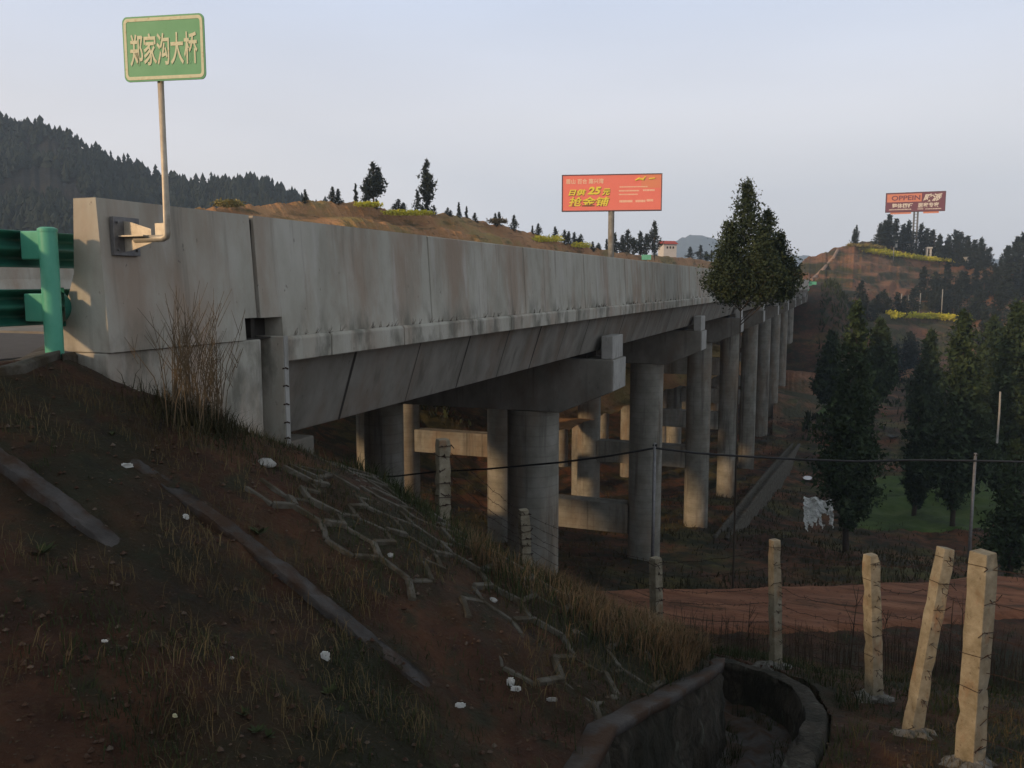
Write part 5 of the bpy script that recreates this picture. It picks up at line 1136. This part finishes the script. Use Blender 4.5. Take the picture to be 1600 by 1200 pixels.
# verge beyond the ditch and along the road
g5 = scatter(60000, 8, 26, lambda x, y, rs: (cone_r(x, y) > toe_r(x, y) + 1.3) & ((y < 14.0) | (y > 17.8)) & (fbm(x, y, 1.5, 3) + rs.uniform(-.2, .2, x.shape) > 0.0), 25, pw=1.0)
blades('verge_grass', g5, 0.05, 0.22, 0.006, 0.9, M_ggrass, 'dark grass on both verges of the dirt road', 'grass', 5)
g6 = scatter(36000, 17, 34, lambda x, y, rs: (zout(x, y) < -6.6) & (fbm(x, y, 3, 3) > -0.2), 26, pw=1.0)
blades('bank_scrub', g6, 0.08, 0.32, 0.012, 0.9, M_scrub, 'dark low scrub on the bank beyond the dirt road', 'scrub', 6)
g7 = scatter(40000, 30, 110, lambda x, y, rs: (fbm(x, y, 9, 3) + rs.uniform(-.2, .2, x.shape) > 0.0), 27, pw=1.0)
blades('valley_scrub', g7, 0.10, 0.45, 0.03, 0.9, M_scrub, 'dark scrub over the valley floor', 'scrub', 7)
g10 = scatter(60000, 95, 260, lambda x, y, rs: (fbm(x, y, 14, 3) + rs.uniform(-.2, .2, x.shape) > -0.1) & ((x > -4) | (x < -30)), 28, pw=1.0)
blades('hillside_scrub', g10, 0.5, 1.6, 0.16, 0.9, M_ggrass, 'dark scrub on the slopes round the far end of the bridge', 'scrub', 10)
# thin dry stalks in front of the road
def stalks(name, spots, hmin, hmax, r, mt, lb, seed, kind=None, cat='weeds', spreadf=0.12, branches=2):
    rg = random.Random(seed); m = MB()
    for (x, y) in spots:
        z = gz(x, y); h = rg.uniform(hmin, hmax); a = rg.uniform(0, 6.28); l = rg.uniform(0.02, spreadf) * h
        pts = [Vector((x, y, z - 0.03)), Vector((x + math.cos(a) * l * 0.3, y + math.sin(a) * l * 0.3, z + h * 0.5)), Vector((x + math.cos(a) * l, y + math.sin(a) * l, z + h))]
        m.tube(pts, [r, r * 0.8, r * 0.35], 4, cap=False)
        for b in range(branches):
            t = rg.uniform(0.35, 0.85); p = pts[0].lerp(pts[2], t); a2 = rg.uniform(0, 6.28); bl = h * rg.uniform(0.1, 0.3)
            m.tube([p, p + Vector((math.cos(a2) * bl * 0.5, math.sin(a2) * bl * 0.5, bl))], [r * 0.6, r * 0.25], 3, cap=False)
    o = m.build(name, mt, None, recalc=False); tag(o, lb, cat, kind=kind); return o
rg = random.Random(8); sp_ = []
while len(sp_) < 260:
    p = on_z(rg.uniform(1010, 1640), rg.uniform(985, 1030), -5.3); 
    if cone_r(p.x, p.y) > toe_r(p.x, p.y) + 1.3: sp_.append((p.x, p.y))
stalks('dry_stalks', sp_, 0.25, 0.75, 0.006, M_dstem, 'thin dark dry stalks standing along the near edge of the dirt road', 3, 'stuff')
sp_ = []
while len(sp_) < 8:
    p = on_z(rg.uniform(1110, 1600), rg.uniform(1000, 1020), -5.4); sp_.append((p.x, p.y))
stalks('tall_dry_stalks', sp_, 0.9, 1.3, 0.010, M_dstem, 'taller bare stalks among the roadside weeds', 5, 'stuff', branches=5)
# dry shrub against the abutment
sb = [on_ground(305 + rg.uniform(-45, 45), 662 + rg.uniform(-20, 16)) for _ in range(85)]
stalks('dry_shrub', [(p.x, p.y) for p in sb if p.x > -6.0], 0.35, 1.15, 0.0048, M_stem, 'leafless dry shrub with thin pale stems in front of the abutment wall', 9, None, 'shrub', 0.5, 5)
g8 = []
rs = np.random.RandomState(4)
for p in sb * 20:
    x, y = p.x + rs.randn() * 0.16, p.y + rs.randn() * 0.16
    if x > -5.97: g8.append((x, y, gz(x, y)))
blades('weed_clump', g8, 0.06, 0.28, 0.0035, 1.0, M_scrub, 'dark weeds at the foot of the dry shrub by the abutment', 'weeds', 8)
# leafy weeds, lower left
def rosette(u, v, r, lb, seed, mt=M_ggrass):
    p = on_ground(u, v); rg = random.Random(seed); m = MB()
    for k in range(16):
        a = rg.uniform(0, 6.28); l = r * rg.uniform(0.6, 1.2); d_ = Vector((math.cos(a), math.sin(a), rg.uniform(0.2, 0.9))).normalized(); s_ = Vector((-math.sin(a), math.cos(a), 0)) * l * 0.2
        m.add([p, p + d_ * l * 0.5 + s_, p + d_ * l, p + d_ * l * 0.5 - s_], [(0, 1, 2, 3)])
    o = m.build('weed', mt, None, recalc=False); tag(o, lb, 'weed', 'leafy weeds on the slope')
for i, (u, v, r, lb) in enumerate(((380, 1116, 0.05, 'small leafy weed rosette right of the yellowish scrap'), (402, 1144, 0.06, 'leafy weed at the bottom, left of its larger twin'), (418, 1152, 0.06, 'larger leafy weed near the bottom edge'), (512, 1084, 0.07, 'bushy leafy weed below the upright paper scrap'), (530, 1112, 0.04, 'tiny leafy weed below the bushy one'), (65, 865, 0.09, 'leafy weed near the left edge below the short kerb'), (404, 835, 0.10, 'leafy weed on the upper side of the long kerb'), (175, 560 + 120, 0.05, 'small weed on the clay above the long kerb'))):
    rosette(u, v, r, lb, 60 + i)
# small tufts on the edge strip of the bridge
m = MB(); rg = random.Random(12)
for k in range(110):
    y = 8.5 + 60 * rg.random() ** 1.3; x = -5.97 + rg.uniform(0, 0.03)
    for q in range(5):
        h = rg.uniform(0.02, 0.10); m.tube([(x, y + rg.uniform(-.04, .04), -0.6), (x + rg.uniform(-.0, .05), y + rg.uniform(-.06, .06), -0.6 + h)], [0.003, 0.0015], 3, cap=False)
o = m.build('ledge_weeds', M_dstem, None, recalc=False); tag(o, 'dry little weeds sprouting along the foot of the parapet', 'weeds', kind='stuff')
# reeds in the median beyond the guardrail
g9 = [( -16.0 + rs.randn() * 0.3, 12 + k * 0.012, -0.6) for k in range(0)]

# ------------------------------------------------------------------ haze
hz_ = MB().box(-900, 1500, -120, 2600, -40, 260).build('haze', None or bpy.data.materials.new('haze_air'), None); tag(hz_, kind='stuff', label='thin evening haze over the whole valley', cat='haze')
hm = hz_.data.materials[0]; hm.use_nodes = True; hm.node_tree.nodes.clear()
ho = N(hm.node_tree, 'ShaderNodeOutputMaterial'); hv = N(hm.node_tree, 'ShaderNodeVolumePrincipled'); hv.inputs['Color'].default_value = (0.60, 0.77, 1.0, 1); hv.inputs['Density'].default_value = 0.00042
hv.inputs['Anisotropy'].default_value = 0.0
hm.node_tree.links.new(hv.outputs[0], ho.inputs['Volume'])
